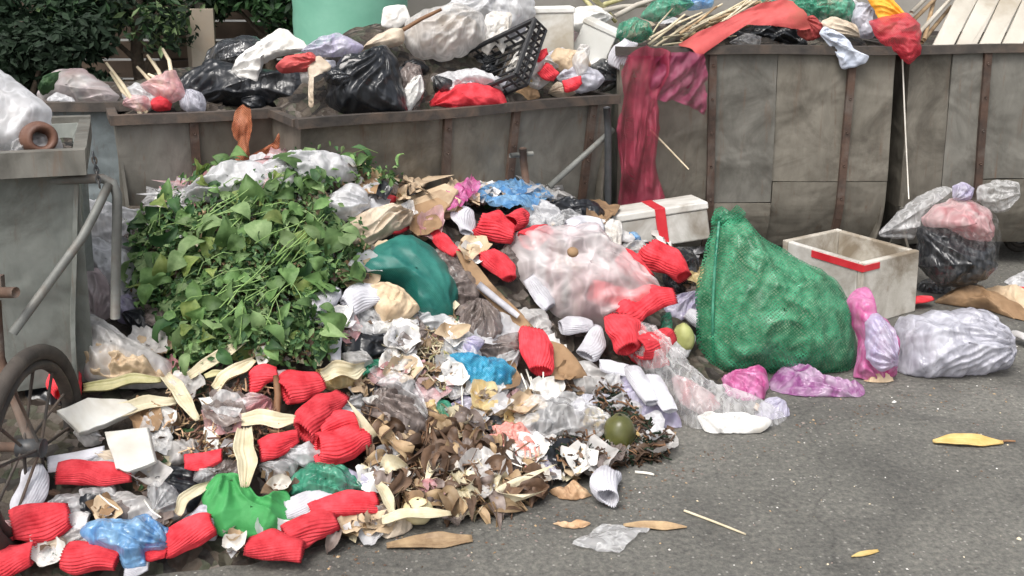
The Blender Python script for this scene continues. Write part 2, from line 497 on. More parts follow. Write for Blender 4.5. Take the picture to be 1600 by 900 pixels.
M['bark'] = plain('bark', (0.05, 0.038, 0.028), (0.12, 0.09, 0.065), 16, 0.9, 0.8, 0.02, 30)
M['fence_board'] = plain('fence_board', (0.06, 0.042, 0.03), (0.12, 0.085, 0.06), 5, 0.85, 0.4, 0.005, 30)
M['post_beige'] = plain('post_beige', (0.22, 0.19, 0.15), (0.31, 0.27, 0.22), 5, 0.8, 0.3, 0.004, 40, stain=(0.25, 0.20, 0.15))
M['wall'] = plain('wall_render', (0.20, 0.19, 0.17), (0.32, 0.30, 0.27), 2, 0.9, 0.3, 0.004, 40, stain=(0.12, 0.11, 0.09))

def bin_mat(name, c1, c2, stain, rust):
    m, t, b = new_mat(name)
    v = coords(t)
    mp = t.nodes.new('ShaderNodeMapping'); mp.inputs['Scale'].default_value = (5, 5, 2.2)
    t.links.new(v, mp.inputs[0])
    streak = noise(t, mp.outputs[0], 2.2, 6, 0.65, 0.4)
    col = ramp(t, streak, [(0.3, c1), (0.7, c2)])
    blot = noise(t, v, 3.2, 6, 0.7, 0.8)
    k = ramp(t, blot, [(0.48, (0, 0, 0)), (0.68, (0.85, 0.85, 0.85))])
    mx = t.nodes.new('ShaderNodeMix'); mx.data_type = 'RGBA'
    t.links.new(k, mx.inputs[0]); t.links.new(col, mx.inputs[6]); mx.inputs[7].default_value = (*stain, 1)
    mp3 = t.nodes.new('ShaderNodeMapping'); mp3.inputs['Scale'].default_value = (26, 26, 2.2); t.links.new(v, mp3.inputs[0])
    k2 = ramp(t, noise(t, mp3.outputs[0], 1.0, 6, 0.75, 0.3), [(0.56, (0, 0, 0)), (0.70, (0.75, 0.75, 0.75))])
    m2 = t.nodes.new('ShaderNodeMix'); m2.data_type = 'RGBA'
    t.links.new(k2, m2.inputs[0]); t.links.new(mx.outputs[2], m2.inputs[6]); m2.inputs[7].default_value = (*rust, 1)
    t.links.new(hue_jit(t, m2.outputs[2], 0.1), b.inputs['Base Color'])
    b.inputs['Roughness'].default_value = 0.62
    b.inputs['Metallic'].default_value = 0.15
    nn = bump(t, b, noise(t, v, 4.5, 2, 0.5, 0.6), 0.55, 0.05)
    nn = bump(t, b, streak, 0.2, 0.006, nn)
    bump(t, b, noise(t, v, 45, 5), 0.25, 0.003, nn)
    return m
M['bin_brown'] = bin_mat('bin_sheet_brown', (0.120, 0.109, 0.088), (0.196, 0.180, 0.148), (0.070, 0.061, 0.048), (0.115, 0.072, 0.048))
M['bin_grey'] = bin_mat('bin_sheet_grey', (0.122, 0.117, 0.101), (0.205, 0.197, 0.172), (0.076, 0.070, 0.059), (0.15, 0.10, 0.07))
M['bin_blue'] = bin_mat('bin_sheet_blue', (0.17, 0.20, 0.21), (0.25, 0.29, 0.30), (0.11, 0.12, 0.12), (0.14, 0.10, 0.08))
M['bin_pale'] = bin_mat('bin_sheet_pale', (0.17, 0.185, 0.17), (0.27, 0.285, 0.26), (0.11, 0.115, 0.10), (0.15, 0.11, 0.08))

M['foam_streaked'] = plain('foam_streaked', (0.46, 0.43, 0.37), (0.63, 0.60, 0.54), 8, 0.75, 0.35, 0.004, 120, stain=(0.22, 0.18, 0.13), st=(0.42, 0.64))
def asphalt():
    m, t, b = new_mat('asphalt')
    v = coords(t, False)
    big = noise(t, v, 0.9, 5, 0.6, 0.3)
    col = ramp(t, big, [(0.3, (0.090, 0.088, 0.079)), (0.7, (0.156, 0.151, 0.134))])
    fine = noise(t, v, 60, 6, 0.78)
    f2 = ramp(t, fine, [(0.3, (0.42, 0.42, 0.42)), (0.5, (1, 1, 1)), (0.72, (1.75, 1.72, 1.62))])
    mu = t.nodes.new('ShaderNodeMix'); mu.data_type = 'RGBA'; mu.blend_type = 'MULTIPLY'; mu.inputs[0].default_value = 1
    t.links.new(col, mu.inputs[6]); t.links.new(f2, mu.inputs[7])
    vo = t.nodes.new('ShaderNodeTexVoronoi'); vo.inputs['Scale'].default_value = 95
    t.links.new(v, vo.inputs['Vector'])
    sp = t.nodes.new('ShaderNodeSeparateColor'); t.links.new(vo.outputs['Color'], sp.inputs[0])
    pick = ramp(t, sp.outputs[0], [(0.90, (0, 0, 0)), (0.93, (1, 1, 1))])
    near = ramp(t, vo.outputs['Distance'], [(0.25, (0.85, 0.85, 0.85)), (0.42, (0, 0, 0))])
    mm = t.nodes.new('ShaderNodeMix'); mm.data_type = 'RGBA'; mm.blend_type = 'MULTIPLY'; mm.inputs[0].default_value = 1
    t.links.new(pick, mm.inputs[6]); t.links.new(near, mm.inputs[7])
    mx = t.nodes.new('ShaderNodeMix'); mx.data_type = 'RGBA'
    t.links.new(mm.outputs[2], mx.inputs[0]); t.links.new(mu.outputs[2], mx.inputs[6]); mx.inputs[7].default_value = (0.30, 0.29, 0.26, 1)
    # damp dark patches
    wet = noise(t, v, 1.7, 4, 0.6, 0.5)
    wk = ramp(t, wet, [(0.46, (1, 1, 1)), (0.66, (0.62, 0.62, 0.63))])
    m3 = t.nodes.new('ShaderNodeMix'); m3.data_type = 'RGBA'; m3.blend_type = 'MULTIPLY'; m3.inputs[0].default_value = 1
    t.links.new(mx.outputs[2], m3.inputs[6]); t.links.new(wk, m3.inputs[7])
    cv = t.nodes.new('ShaderNodeTexVoronoi'); cv.feature = 'DISTANCE_TO_EDGE'; cv.inputs['Scale'].default_value = 0.75
    dn = t.nodes.new('ShaderNodeTexNoise'); dn.inputs['Scale'].default_value = 3.5; dn.inputs['Detail'].default_value = 6
    t.links.new(v, dn.inputs['Vector'])
    ds = t.nodes.new('ShaderNodeVectorMath'); ds.operation = 'SCALE'; ds.inputs['Scale'].default_value = 0.35; t.links.new(dn.outputs['Color'], ds.inputs[0])
    da = t.nodes.new('ShaderNodeVectorMath'); da.operation = 'ADD'; t.links.new(v, da.inputs[0]); t.links.new(ds.outputs[0], da.inputs[1]); t.links.new(da.outputs[0], cv.inputs['Vector'])
    ck = ramp(t, cv.outputs['Distance'], [(0.0, (0.45, 0.45, 0.45)), (0.0045, (1, 1, 1))])
    m4 = t.nodes.new('ShaderNodeMix'); m4.data_type = 'RGBA'; m4.blend_type = 'MULTIPLY'; m4.inputs[0].default_value = 0.5
    t.links.new(m3.outputs[2], m4.inputs[6]); t.links.new(ck, m4.inputs[7])
    t.links.new(m4.outputs[2], b.inputs['Base Color'])
    rr = ramp(t, wet, [(0.5, (0.8, 0.8, 0.8)), (0.66, (0.5, 0.5, 0.5))])
    t.links.new(rr, b.inputs['Roughness'])
    n = bump(t, b, fine, 0.55, 0.006)
    n = bump(t, b, vo.outputs['Distance'], 0.35, 0.004, n)
    bump(t, b, noise(t, v, 6, 4), 0.3, 0.02, n)
    return m
M['asphalt'] = asphalt()

def rubbish_mat():
    m, t, b = new_mat('mixed_refuse')
    v = coords(t, False)
    vo = t.nodes.new('ShaderNodeTexVoronoi'); vo.inputs['Scale'].default_value = 26
    vo.inputs['Randomness'].default_value = 1
    wv = t.nodes.new('ShaderNodeVectorMath'); wv.operation = 'ADD'
    nz = t.nodes.new('ShaderNodeTexNoise'); nz.inputs['Scale'].default_value = 12
    sc = t.nodes.new('ShaderNodeVectorMath'); sc.operation = 'SCALE'; sc.inputs['Scale'].default_value = 0.07
    t.links.new(v, nz.inputs['Vector']); t.links.new(nz.outputs['Color'], sc.inputs[0])
    t.links.new(v, wv.inputs[0]); t.links.new(sc.outputs[0], wv.inputs[1])
    t.links.new(wv.outputs[0], vo.inputs['Vector'])
    sp = t.nodes.new('ShaderNodeSeparateColor'); t.links.new(vo.outputs['Color'], sp.inputs[0])
    col = ramp(t, sp.outputs[0], [(0.0, (0.012, 0.010, 0.008)), (0.35, (0.035, 0.025, 0.018)), (0.6, (0.07, 0.055, 0.04)), (0.8, (0.035, 0.04, 0.022)), (0.95, (0.12, 0.10, 0.085))])
    t.links.new(col, b.inputs['Base Color'])
    b.inputs['Roughness'].default_value = 0.75
    n = bump(t, b, vo.outputs['Distance'], 0.8, 0.03)
    bump(t, b, noise(t, v, 50, 5), 0.6, 0.01, n)
    return m
M['refuse'] = rubbish_mat()

# ------------------------------------------------------------------ ground
def ground():
    xs = np.linspace(-60, 60, 61); ys = np.linspace(-40, 90, 66)
    G = np.zeros((61, 66, 3)); G[..., 0] = xs[:, None]; G[..., 1] = ys[None]
    o = obj('ground', G.reshape(-1, 3), [tuple(reversed(f)) for f in grid_faces(61, 66)][::1], M['asphalt'], base=(0, 0, 0))
    o.data.flip_normals()
    tag(o, 'grey worn asphalt yard with pale grit', None, kind='structure')
    return o
ground()

# ------------------------------------------------------------------ heap surface
CP = []
for p in [(-160, 930), (100, 935), (250, 915), (400, 912), (520, 872), (600, 838), (720, 822), (860, 785), (990, 748), (1052, 705),
          (1140, 690), (1220, 668), (1330, 628), (1420, 604), (1600, 596), (1750, 590)]:
    CP.append(at_z(p, 0.0)[0])
    q = at_z((p[0], p[1] + 60), 0.0)[0]; q[2] = -0.03; CP.append(q)
    q = at_z((p[0], p[1] + 220), 0.0)[0]; q[2] = -0.05; CP.append(q)
for px, py, Y in [(20, 800, 2.40), (60, 720, 2.52), (150, 790, 2.42), (300, 780, 2.48), (150, 700, 2.58), (180, 600, 2.85), (200, 480, 3.2), (160, 340, 3.6), (60, 500, 3.0),
                  (300, 640, 2.72), (330, 520, 2.95), (300, 400, 3.25), (300, 310, 3.5),
                  (450, 760, 2.55), (450, 700, 2.63), (450, 560, 2.86), (430, 400, 3.2), (430, 300, 3.42), (450, 262, 3.55),
                  (560, 760, 2.6), (560, 640, 2.84), (560, 520, 3.05), (560, 400, 3.3), (560, 300, 3.55),
                  (650, 760, 2.67), (640, 640, 2.92), (630, 520, 3.14), (640, 430, 3.35), (650, 340, 3.6), (650, 310, 3.7),
                  (760, 700, 2.86), (750, 600, 3.06), (750, 500, 3.28), (760, 400, 3.55), (760, 340, 3.8),
                  (850, 700, 2.90), (850, 620, 3.12), (850, 520, 3.38), (850, 420, 3.65), (850, 355, 3.9), (860, 325, 4.2),
                  (950, 680, 3.06), (940, 600, 3.26), (940, 500, 3.55), (940, 410, 3.8),
                  (1000, 620, 3.24), (1000, 520, 3.55), (1000, 420, 3.95), (1000, 370, 4.25),
                  (1070, 640, 3.2), (1080, 540, 3.6), (1080, 440, 4.0)]:
    CP.append(at_y((px, py), Y)[0])
for x, y, z in [(-1.9, 3.6, .5), (-1.6, 4.0, .5), (-1.2, 4.1, .55), (-.6, 4.2, .55), (-.1, 4.4, .5), (.3, 4.6, .42), (.6, 4.8, .25), (1.0, 4.6, .04), (1.0, 3.7, .01),
                (1.5, 4.2, .0), (1.3, 5, .0), (2.2, 4.4, .0), (2.2, 5, .0), (-1.9, 2.7, .15), (-1.9, 2.3, .1), (1.2, 4.2, .0), (.9, 3.4, .01)]:
    CP.append(np.array([x, y, z]))
CP = np.array(CP)

def fit_heap():
    X = CP[:, :2]; n = len(X)
    def phi(r2): return 0.5 * r2 * np.log(r2 + 1e-9)
    D = ((X[:, None] - X[None]) ** 2).sum(-1)
    A = np.zeros((n + 3, n + 3)); A[:n, :n] = phi(D) + np.eye(n) * 0.004
    A[:n, n] = 1; A[:n, n + 1:] = X; A[n, :n] = 1; A[n + 1:, :n] = X.T
    c = np.linalg.solve(A, np.concatenate([CP[:, 2], [0, 0, 0]]))
    gx = np.linspace(-2.2, 2.7, 246); gy = np.linspace(1.7, 5.2, 176)
    Q = np.stack(np.meshgrid(gx, gy, indexing='ij'), -1).reshape(-1, 2)
    D = ((Q[:, None] - X[None]) ** 2).sum(-1)
    z = phi(D) @ c[:n] + c[n] + Q @ c[n + 1:]
    return gx, gy, z.reshape(246, 176)
GX, GY, HZ = fit_heap()
HZ = np.clip(HZ, -0.06, 0.9)

def hz(x, y):
    fx = np.clip((x - GX[0]) / (GX[1] - GX[0]), 0, len(GX) - 1.001)
    fy = np.clip((y - GY[0]) / (GY[1] - GY[0]), 0, len(GY) - 1.001)
    i = fx.astype(int); j = fy.astype(int); a = fx - i; b = fy - j
    z = HZ[i, j] * (1 - a) * (1 - b) + HZ[i + 1, j] * a * (1 - b) + HZ[i, j + 1] * (1 - a) * b + HZ[i + 1, j + 1] * a * b
    out = (x < GX[0]) | (x > GX[-1]) | (y < GY[0]) | (y > GY[-1])
    return np.where(out, 0, np.maximum(z, 0))

def cast(p, lift=0.0):
    """photo pixels to points on the heap / ground"""
    d = rays(p); n = len(d)
    S = np.arange(1.4, 8.6, 0.05)
    out = np.empty(n)
    for c0 in range(0, n, 4000):
        dd = d[c0:c0 + 4000]
        Q = CAM + dd[:, None, :] * S[None, :, None]
        below = Q[..., 2] <= hz(Q[..., 0], Q[..., 1]) + lift
        k = np.where(below.any(1), below.argmax(1), len(S) - 1)
        lo = S[np.maximum(k - 1, 0)].copy(); hi = S[k].copy()
        for _ in range(7):
            m = (lo + hi) / 2; q = CAM + dd * m[:, None]
            bl = q[:, 2] <= hz(q[:, 0], q[:, 1]) + lift
            hi = np.where(bl, m, hi); lo = np.where(bl, lo, m)
        out[c0:c0 + 4000] = hi
    return CAM + d * out[:, None]

def cast1(px, py, lift=0.0):
    return cast([(px, py)], lift)[0]

def heap_normal(x, y):
    e = 0.06
    x = np.asarray(x, float); y = np.asarray(y, float)
    gx = (hz(x + e, y) - hz(x - e, y)) / (2 * e); gy = (hz(x, y + e) - hz(x, y - e)) / (2 * e)
    n = np.stack([-gx, -gy, np.ones_like(gx)], -1)
    return n / np.linalg.norm(n, axis=-1, keepdims=True)

def heap_body():
    xx, yy = np.meshgrid(GX, GY, indexing='ij')
    P = np.stack([xx, yy, np.zeros_like(xx)], -1)
    bumps = 0.018 * fbm(P * 7, 3, 3) + 0.012 * np.abs(vn(P * 17, 8))
    z = HZ - 0.03 + bumps * np.clip(HZ * 12, 0, 1)
    G = np.stack([xx, yy, z], -1)
    keep = z > -0.012
    F = [f for f in grid_faces(len(GX), len(GY)) if keep.reshape(-1)[list(f)].any()]
    used = sorted({i for f in F for i in f}); mp = {k: i for i, k in enumerate(used)}
    o = obj('rubbish_heap', G.reshape(-1, 3)[used], [tuple(mp[i] for i in f) for f in F], M['refuse'], base=(-0.4, 3.2, 0))
    tag(o, 'dark trodden mixed refuse packed between the larger rubbish', 'rubbish heap', kind='stuff')
heap_body()

# ------------------------------------------------------------------ handcart bins
UP = np.array([0, 0, 1.0])
def make_wheel(parent, c, axis, rad, mat_tyre, nsp=10, tw=0.024):
    a = unit(axis); u = unit(np.cross(a, UP)); v = np.cross(u, a)
    def ring(r, off=0, n=40):
        th = np.linspace(0, 2 * math.pi, n, endpoint=False)
        return c + r * (np.cos(th)[:, None] * u + np.sin(th)[:, None] * v) + a * off
    def torus(r, rr, n=44, k=10, flat=1.0):
        th = np.linspace(0, 2 * math.pi, n, endpoint=False); ph = np.linspace(0, 2 * math.pi, k, endpoint=False)
        G = np.zeros((n, k, 3))
        for i, t_ in enumerate(th):
            d = math.cos(t_) * u + math.sin(t_) * v
            for j, p_ in enumerate(ph):
                G[i, j] = c + d * (r + rr * math.cos(p_)) + a * rr * flat * math.sin(p_)
        return G.reshape(-1, 3), grid_faces(n, k, True, True)
    hv, hf = tube([c - a * 0.035, c + a * 0.03], 0.024, 14)
    parent = obj('wheel', hv, hf, M['steel_dark'], parent)
    obj('tyre', *torus(rad - tw, tw * 0.9), mat_tyre, parent)
    obj('wheel_rim', *torus(rad - tw * 2.3, tw * 0.55, flat=1.3), M['rim_dark'], parent)
    for k in range(nsp):
        t_ = 2 * math.pi * k / nsp + 0.2
        d = math.cos(t_) * u + math.sin(t_) * v
        sv_, sf = tube([c + d * 0.022 + a * 0.02 * (-1) ** k, c + d * (rad - tw * 2.5)], 0.0042, 6)
        obj('spoke', sv_, sf, M['rim_dark'], parent)

def handcart_bin(label, A, B, zb, ht, dep, mats, ribs, lower=None, prof='flare', wheels=True, rimw=0.03, seed=0, plates=None, group=None, bulge=0.0):
    """A,B = front top corners in plan (x,y); body from zb to ht"""
    A = np.array([*A, 0.0]); B = np.array([*B, 0.0])
    L = np.linalg.norm(B - A); ax = (B - A) / L; ay = np.array([-ax[1], ax[0], 0])
    t = thing('handcart_bin', (A + B) / 2 + ay * dep / 2)
    tag(t, label, 'waste bin', group)
    H = ht - zb
    def inset(z):                                    # distance the face leans in, by height
        f = (ht - z) / H
        if prof == 'round':
            return 0.03 * f + (0.085 * max(0, (f - 0.74) / 0.26) ** 2.0)
        return 0.10 * f
    def face(x0, x1, z0, z1, mat, proud, name='panel', nz=16, nx=16, side='front', sd=1):
        zs = np.linspace(z1, z0, nz); xs = np.linspace(x0, x1, nx)
        G = np.zeros((nx, nz, 3))
        for i, x in enumerate(xs):
            for j, z in enumerate(zs):
                wob = 0.011 * vn(np.array([x * 5 + seed * 3.1, z * 4, seed + sd]), 5)
                if side == 'front':
                    G[i, j] = A + ax * x + ay * (inset(z) - proud + wob) + UP * z
                elif side == 'back':
                    G[i, j] = A + ax * x + ay * (dep - inset(z) + proud + wob) + UP * z
                elif side == 'left':
                    G[i, j] = A + ay * x + ax * (inset(z) * 0.5 - proud + wob) + UP * z
                else:
                    G[i, j] = A + ay * x + ax * (L - inset(z) * 0.5 + proud + wob) + UP * z
        off = {'front': ay, 'back': -ay, 'left': ax, 'right': -ax}[side] * 0.012
        v, f = shell(G, off)
        return obj(name, v, f, mat, t, smooth=False)
    plates = plates or [(0, L)]
    lows = [zb if not lower else lower - dz for dz in (0.13, 0.10, 0.0)]
    for k, (x0, x1) in enumerate(plates):
        zsplit = lows[k % 3]
        face(x0 + 0.002, x1 - 0.002, zsplit, ht - 0.01, mats[k % len(mats)], 0.004 * (k % 2), sd=k)
    if lower:
        for k, (x0, x1) in enumerate(plates):
            zsplit = lows[k % 3]
            face(x0 + 0.003, x1 - 0.003, zb, zsplit - 0.004, mats[(k + 1) % len(mats)], 0.008 + 0.003 * (k % 2), 'lower_panel', sd=k + 7)
    face(0.02, dep - 0.02, zb, ht - 0.01, mats[0], 0, 'side_panel', side='left')
    face(0.02, dep - 0.02, zb, ht - 0.01, mats[0], 0, 'side_panel', side='right')
    face(0, L, zb, ht - 0.01, mats[0], 0, 'back_panel', side='back')
    bv, bf = frame_box(A + ax * L / 2 + ay * dep / 2 + UP * (zb + 0.015), ax, ay, UP, L - 0.1, dep - 0.32, 0.03)
    obj('floor_plate', bv, bf, M['steel_dark'], t, smooth=False)
    # ribs: flat straps that follow the face
    for x in ribs:
        zs = np.linspace(ht - 0.02, zb + 0.01, 14)
        G = np.zeros((2, 14, 3))
        for j, z in enumerate(zs):
            for i, dx in enumerate((-0.017, 0.017)):
                G[i, j] = A + ax * (x + dx + 0.02 * (ht - z) / H * (1 if x < L / 2 else -1)) + ay * (inset(z) - 0.026) + UP * z
        v, f = shell(G, ay * 0.022)
        obj('rib', v, f, M['rib_rust'], t, smooth=False)
        for z in np.linspace(ht - .08, zb + .1, 6):
            c_ = A + ax * (x + 0.02 * (ht - z) / H * (1 if x < L / 2 else -1)) + ay * (inset(z) - 0.026) + UP * z
            v, f = tube([c_ + ay * .002, c_ - ay * .005], [.007, .005], 8); obj('rivet', v, f, M['rib_rust'], t)
    # rim of angle iron
    rm = M['bin_grey'] if rimw == .06 else M['rim_dark']
    for (p, q) in ((A, B), (A + ay * dep, B + ay * dep)):
        sgn = -1 if p is A else 1
        G = []
        d = ax
        for s in np.linspace(-0.02, L + 0.02, 12):
            G.append(p + ax * s + UP * (ht + 0.004 * math.sin(s * 6 + seed)) + ay * sgn * 0.012)
        G = np.array(G)
        prof2 = [(-0.02, 0.008), (0.02, 0.008), (0.02, -rimw), (-0.02, -rimw)]
        V = np.concatenate([[g + ay * a + UP * b for a, b in prof2] for g in G])
        F = grid_faces(12, 4, False, True) + [(0, 1, 2, 3), (47, 46, 45, 44)]
        obj('rim_bar', V, F, rm, t, smooth=False)
    for s in (-1, 1):
        c = (A if s < 0 else B) + ay * dep / 2 + UP * (ht - rimw / 2 + 0.003) + ax * s * 0.004
        v, f = frame_box(c, ax, ay, UP, 0.035, dep - 0.06, rimw)
        obj('rim_bar', v, f, rm, t, smooth=False)
    if wheels:
        for s in (0.22, 0.78):
            make_wheel(t, A + ax * L * s + ay * (0.30 + 0.05) + UP * 0.10, ay, 0.10, M['tyre'], 6, 0.018)
        v, f = tube([A + ax * L * 0.2 + ay * 0.4 + UP * 0.10, A + ax * L * 0.8 + ay * 0.4 + UP * 0.10], 0.015, 8)
        obj('axle', v, f, M['steel_dark'], t)
    t['_A'] = tuple(A); t['_ax'] = tuple(ax); t['_ay'] = tuple(ay); t['_L'] = float(L)
    return t

def load(binobj, ht, dep, hump, label, seed, zr=0.0):
    """packed refuse filling a bin"""
    A = np.array(binobj['_A']); ax = np.array(binobj['_ax']); ay = np.array(binobj['_ay']); L = binobj['_L']
    nu, nv = 44, 26
    u = np.linspace(0.03, L - 0.03, nu); v = np.linspace(0.03, dep - 0.03, nv)
    G = np.zeros((nu, nv, 3))
    for i, a in enumerate(u):
        for j, b in enumerate(v):
            z = ht - 0.045 + hump * math.sin(math.pi * (i + 0.5) / nu) ** 0.6 * min(1, (j + 0.3) / 14.0) + 0.03 * float(fbm(np.array([a * 8 + seed, b * 8, seed]), 2))
            G[i, j] = A + ax * a + ay * b + UP * z
    o = obj('refuse_load', G.reshape(-1, 3), grid_faces(nu, nv), M['refuse'])
    tag(o, label, 'refuse', kind='stuff')
    return o

pA1, pA2 = at_z((470, 189), 0.9)[0], at_z((958, 150), 0.9)[0]
binA = handcart_bin('long grey-brown metal bin behind the greens, heaped with black bags and a crate', pA1[:2], pA2[:2], 0.2, 0.9, 0.75,
                    [M['bin_brown'], M['bin_brown'], M['bin_grey']], [0.62, 0.95, 1.35], seed=1, plates=[(0, .62), (.62, .95), (.95, float(np.linalg.norm(pA1[:2] - pA2[:2])))])
pB1, pB2 = at_z((180, 184), 0.9)[0], at_z((462, 168), 0.9)[0]
binB = handcart_bin('metal bin with dark rusty rim and an orange net on its edge', pB1[:2], pB2[:2], 0.2, 0.9, 0.75,
                    [M['bin_grey'], M['bin_brown']], [0.29, 0.68], seed=2, plates=[(0, .29), (.29, float(np.linalg.norm(pB1[:2] - pB2[:2])))])
pC1, pC2 = at_z((70, 163), 0.92)[0], at_z((215, 163), 0.92)[0]
binC = handcart_bin('blue-grey metal bin squeezed behind the others, netted rubbish on top', (pC1[0], pC1[1] + .02), (pC2[0] + .3, pC2[1] + .12), 0.2, 0.92, 0.7,
                    [M['bin_blue']], [0.33], seed=3)
pD1, pD2 = at_y((968, 80), 4.72)[0], at_y((1402, 74), 4.76)[0]
LD = float(np.linalg.norm(pD1[:2] - pD2[:2]))
binD = handcart_bin('tall riveted metal bin with rounded bottom, crimson net hanging down its front', pD1[:2], pD2[:2], 0.13, 1.11, 0.85,
                    [M['bin_brown'], M['bin_grey'], M['bin_brown']], [0.43, LD - 0.21], lower=0.47, prof='round', seed=4, rimw=0.032,
                    plates=[(0, .43), (.43, .74), (.74, LD)])
pE1, pE2 = at_y((1424, 80), 4.78)[0], at_y((1760, 74), 4.84)[0]
LE = float(np.linalg.norm(pE1[:2] - pE2[:2]))
binE = handcart_bin('tall metal bin loaded with a pale wooden board', pE1[:2], pE2[:2], 0.13, 1.11, 0.85,
                    [M['bin_brown'], M['bin_grey'], M['bin_grey']], [0.36, LE - 0.1], lower=0.47, prof='round', seed=5, rimw=0.032,
                    plates=[(0, .2), (.2, .36), (.36, LE)])
load(binA, 0.9, 0.75, 0.34, 'dark packed refuse filling the long grey-brown bin', 1)
load(binB, 0.9, 0.75, 0.15, 'dark packed refuse filling the bin with the orange net', 2)
load(binC, 0.92, 0.7, 0.06, 'dark packed refuse filling the blue-grey bin', 3)
load(binD, 1.11, 0.85, 0.16, 'packed refuse filling the tall bin with the crimson net', 4)
load(binE, 1.11, 0.85, 0.02, 'packed refuse filling the tall bin under the board', 5)

def bar(name, pts, r, mat, parent, seg=8):
    v, f = tube(pts, r, seg)
    return obj(name, v, f, mat, parent)

# draw bar, post and latch on bin A; post between A and D
def on_faceA(px, py, out):
    d = rays([(px, py)])[0]
    A = np.array(binA['_A']); ay = np.array(binA['_ay'])
    n = unit(ay * 0.99 + UP * 0.1)
    t_ = ((A + UP * 0.9 - ay * (0.02 + out) - CAM) @ n) / (d @ n)
    return CAM + d * t_
bar('draw_bar', [on_faceA(858, 292, .05), on_faceA(958, 202, .05)], 0.014, M['steel'], binA)
bar('handle_post', [on_faceA(948, 168, .08), on_faceA(950, 200, .08), on_faceA(950, 320, .08), on_faceA(952, 352, .08)], 0.017, M['steel_dark'], binA)
bar('latch', [on_faceA(797, 243, .04), on_faceA(832, 240, .04)], 0.011, M['steel'], binA)
bar('latch_pin', [on_faceA(817, 232, .05), on_faceA(818, 252, .05), on_faceA(822, 285, .05)], 0.017, M['rust'], binA)

# near cart at the left with its big spoked wheel
def near_cart():
    A = at_y((-260, 240), 2.52)[0]; B = at_y((121, 239), 2.72)[0]
    t = handcart_bin('near pale grey metal handcart with big spoked wheel and bent tube handle', A[:2], B[:2], 0.3, 0.995, 0.62,
                     [M['bin_pale']], [], seed=6, wheels=False, rimw=0.06)
    t.name = 'handcart'
    A3 = np.array(t['_A']); ax = np.array(t['_ax']); ay = np.array(t['_ay']); L = t['_L']
    f0 = lambda px, py, Y: at_y((px, py), Y)[0]
    # handle frame: rail out of the rim, bend, down post, diagonal brace
    bar('handle', [f0(60, 283, 2.72), f0(120, 280, 2.73), f0(160, 279, 2.74), f0(176, 286, 2.74), f0(183, 304, 2.74), f0(183, 340, 2.74), f0(181, 430, 2.74), f0(180, 497, 2.74)],
        0.0135, M['steel'], t, 12)
    bar('brace', [f0(20, 520, 2.50), f0(75, 445, 2.55), f0(128, 372, 2.62), f0(150, 330, 2.68), f0(170, 288, 2.73)], 0.0125, M['steel'], t, 12)
    for k in range(7):
        c = f0(146 + 1.5 * k, 243 + 7.5 * k, 2.70 + .002 * k)
        th = np.linspace(0, 2 * math.pi, 14)
        d1 = unit(np.array([0.15, 0.0, -1])); d2 = np.array([1.0, 0, 0.15]) if k % 2 else np.array([0.3, -1.0, 0])
        pts = [c + d1 * 0.011 * math.cos(a) + unit(d2) * 0.006 * math.sin(a) for a in th]
        bar('chain_link', pts, 0.0022, M['steel_dark'], t, 6)
    bar('axle_bolt', [f0(-20, 457, 2.50), f0(25, 457, 2.47)], 0.014, M['rust'], t, 10)
    bv, bf = frame_box(f0(-4, 445, 2.51), np.array([1., 0, 0]), np.array([0, 1., 0]), UP, .03, .02, .05)
    obj('bracket', bv, bf, M['rust'], t, smooth=False)
    # strut down to the wheel
    bar('fork', [f0(-6, 470, 2.50), f0(0, 560, 2.46), f0(50, 700, 2.48)], 0.012, M['rust'], t)
    c = at_y((50, 700), 2.46)[0]; rad = float(c[2])
    make_wheel(t, c, unit(np.array([0.998, -0.03, 0.0])), rad, M['tyre'], 12, 0.024)
    bar('axle', [c, c + np.array([-0.6, 0.05, 0])], 0.013, M['rust'], t)
    return t
cart = near_cart()
load(cart, 0.995, 0.62, 0.0, 'dark packed refuse filling the near handcart', 9)

# ------------------------------------------------------------------ background: fence, hedge, tank, post
def fence():
    t = thing('board_fence', (-2.4, 7.2, 0)); tag(t, 'dark brown fence of horizontal boards behind the bins', 'fence')
    for k in range(15):
        z = 0.08 + k * 0.135
        for x0, x1 in ((-5.4, -3.1), (-3.09, -0.9)):
            v, f = frame_box(((x0 + x1) / 2, 7.2 + 0.006 * math.sin(k * 2.1), z), np.array([1., 0, 0.003 * math.sin(k + x0)]), np.array([0, 1., 0]), UP, x1 - x0 - .01, 0.02, 0.12, 0.003)
            obj('board', v, f, M['fence_board'], t, smooth=False)
    for x in (-5.2, -3.1, -1.0):
        v, f = frame_box((x, 7.25, 1.05), np.array([1., 0, 0]), np.array([0, 1., 0]), UP, 0.09, 0.07, 2.1)
        obj('post', v, f, M['bark'], t, smooth=False)
fence()
def yard_wall():
    v, f = frame_box((3.2, 7.4, 1.1), np.array([1., 0, 0]), np.array([0, 1., 0]), UP, 8.0, 0.2, 2.2, 0.01)
    tag(obj('yard_wall', v, f, M['wall'], smooth=False), 'stained grey rendered wall behind the tall bins', 'wall')
yard_wall()
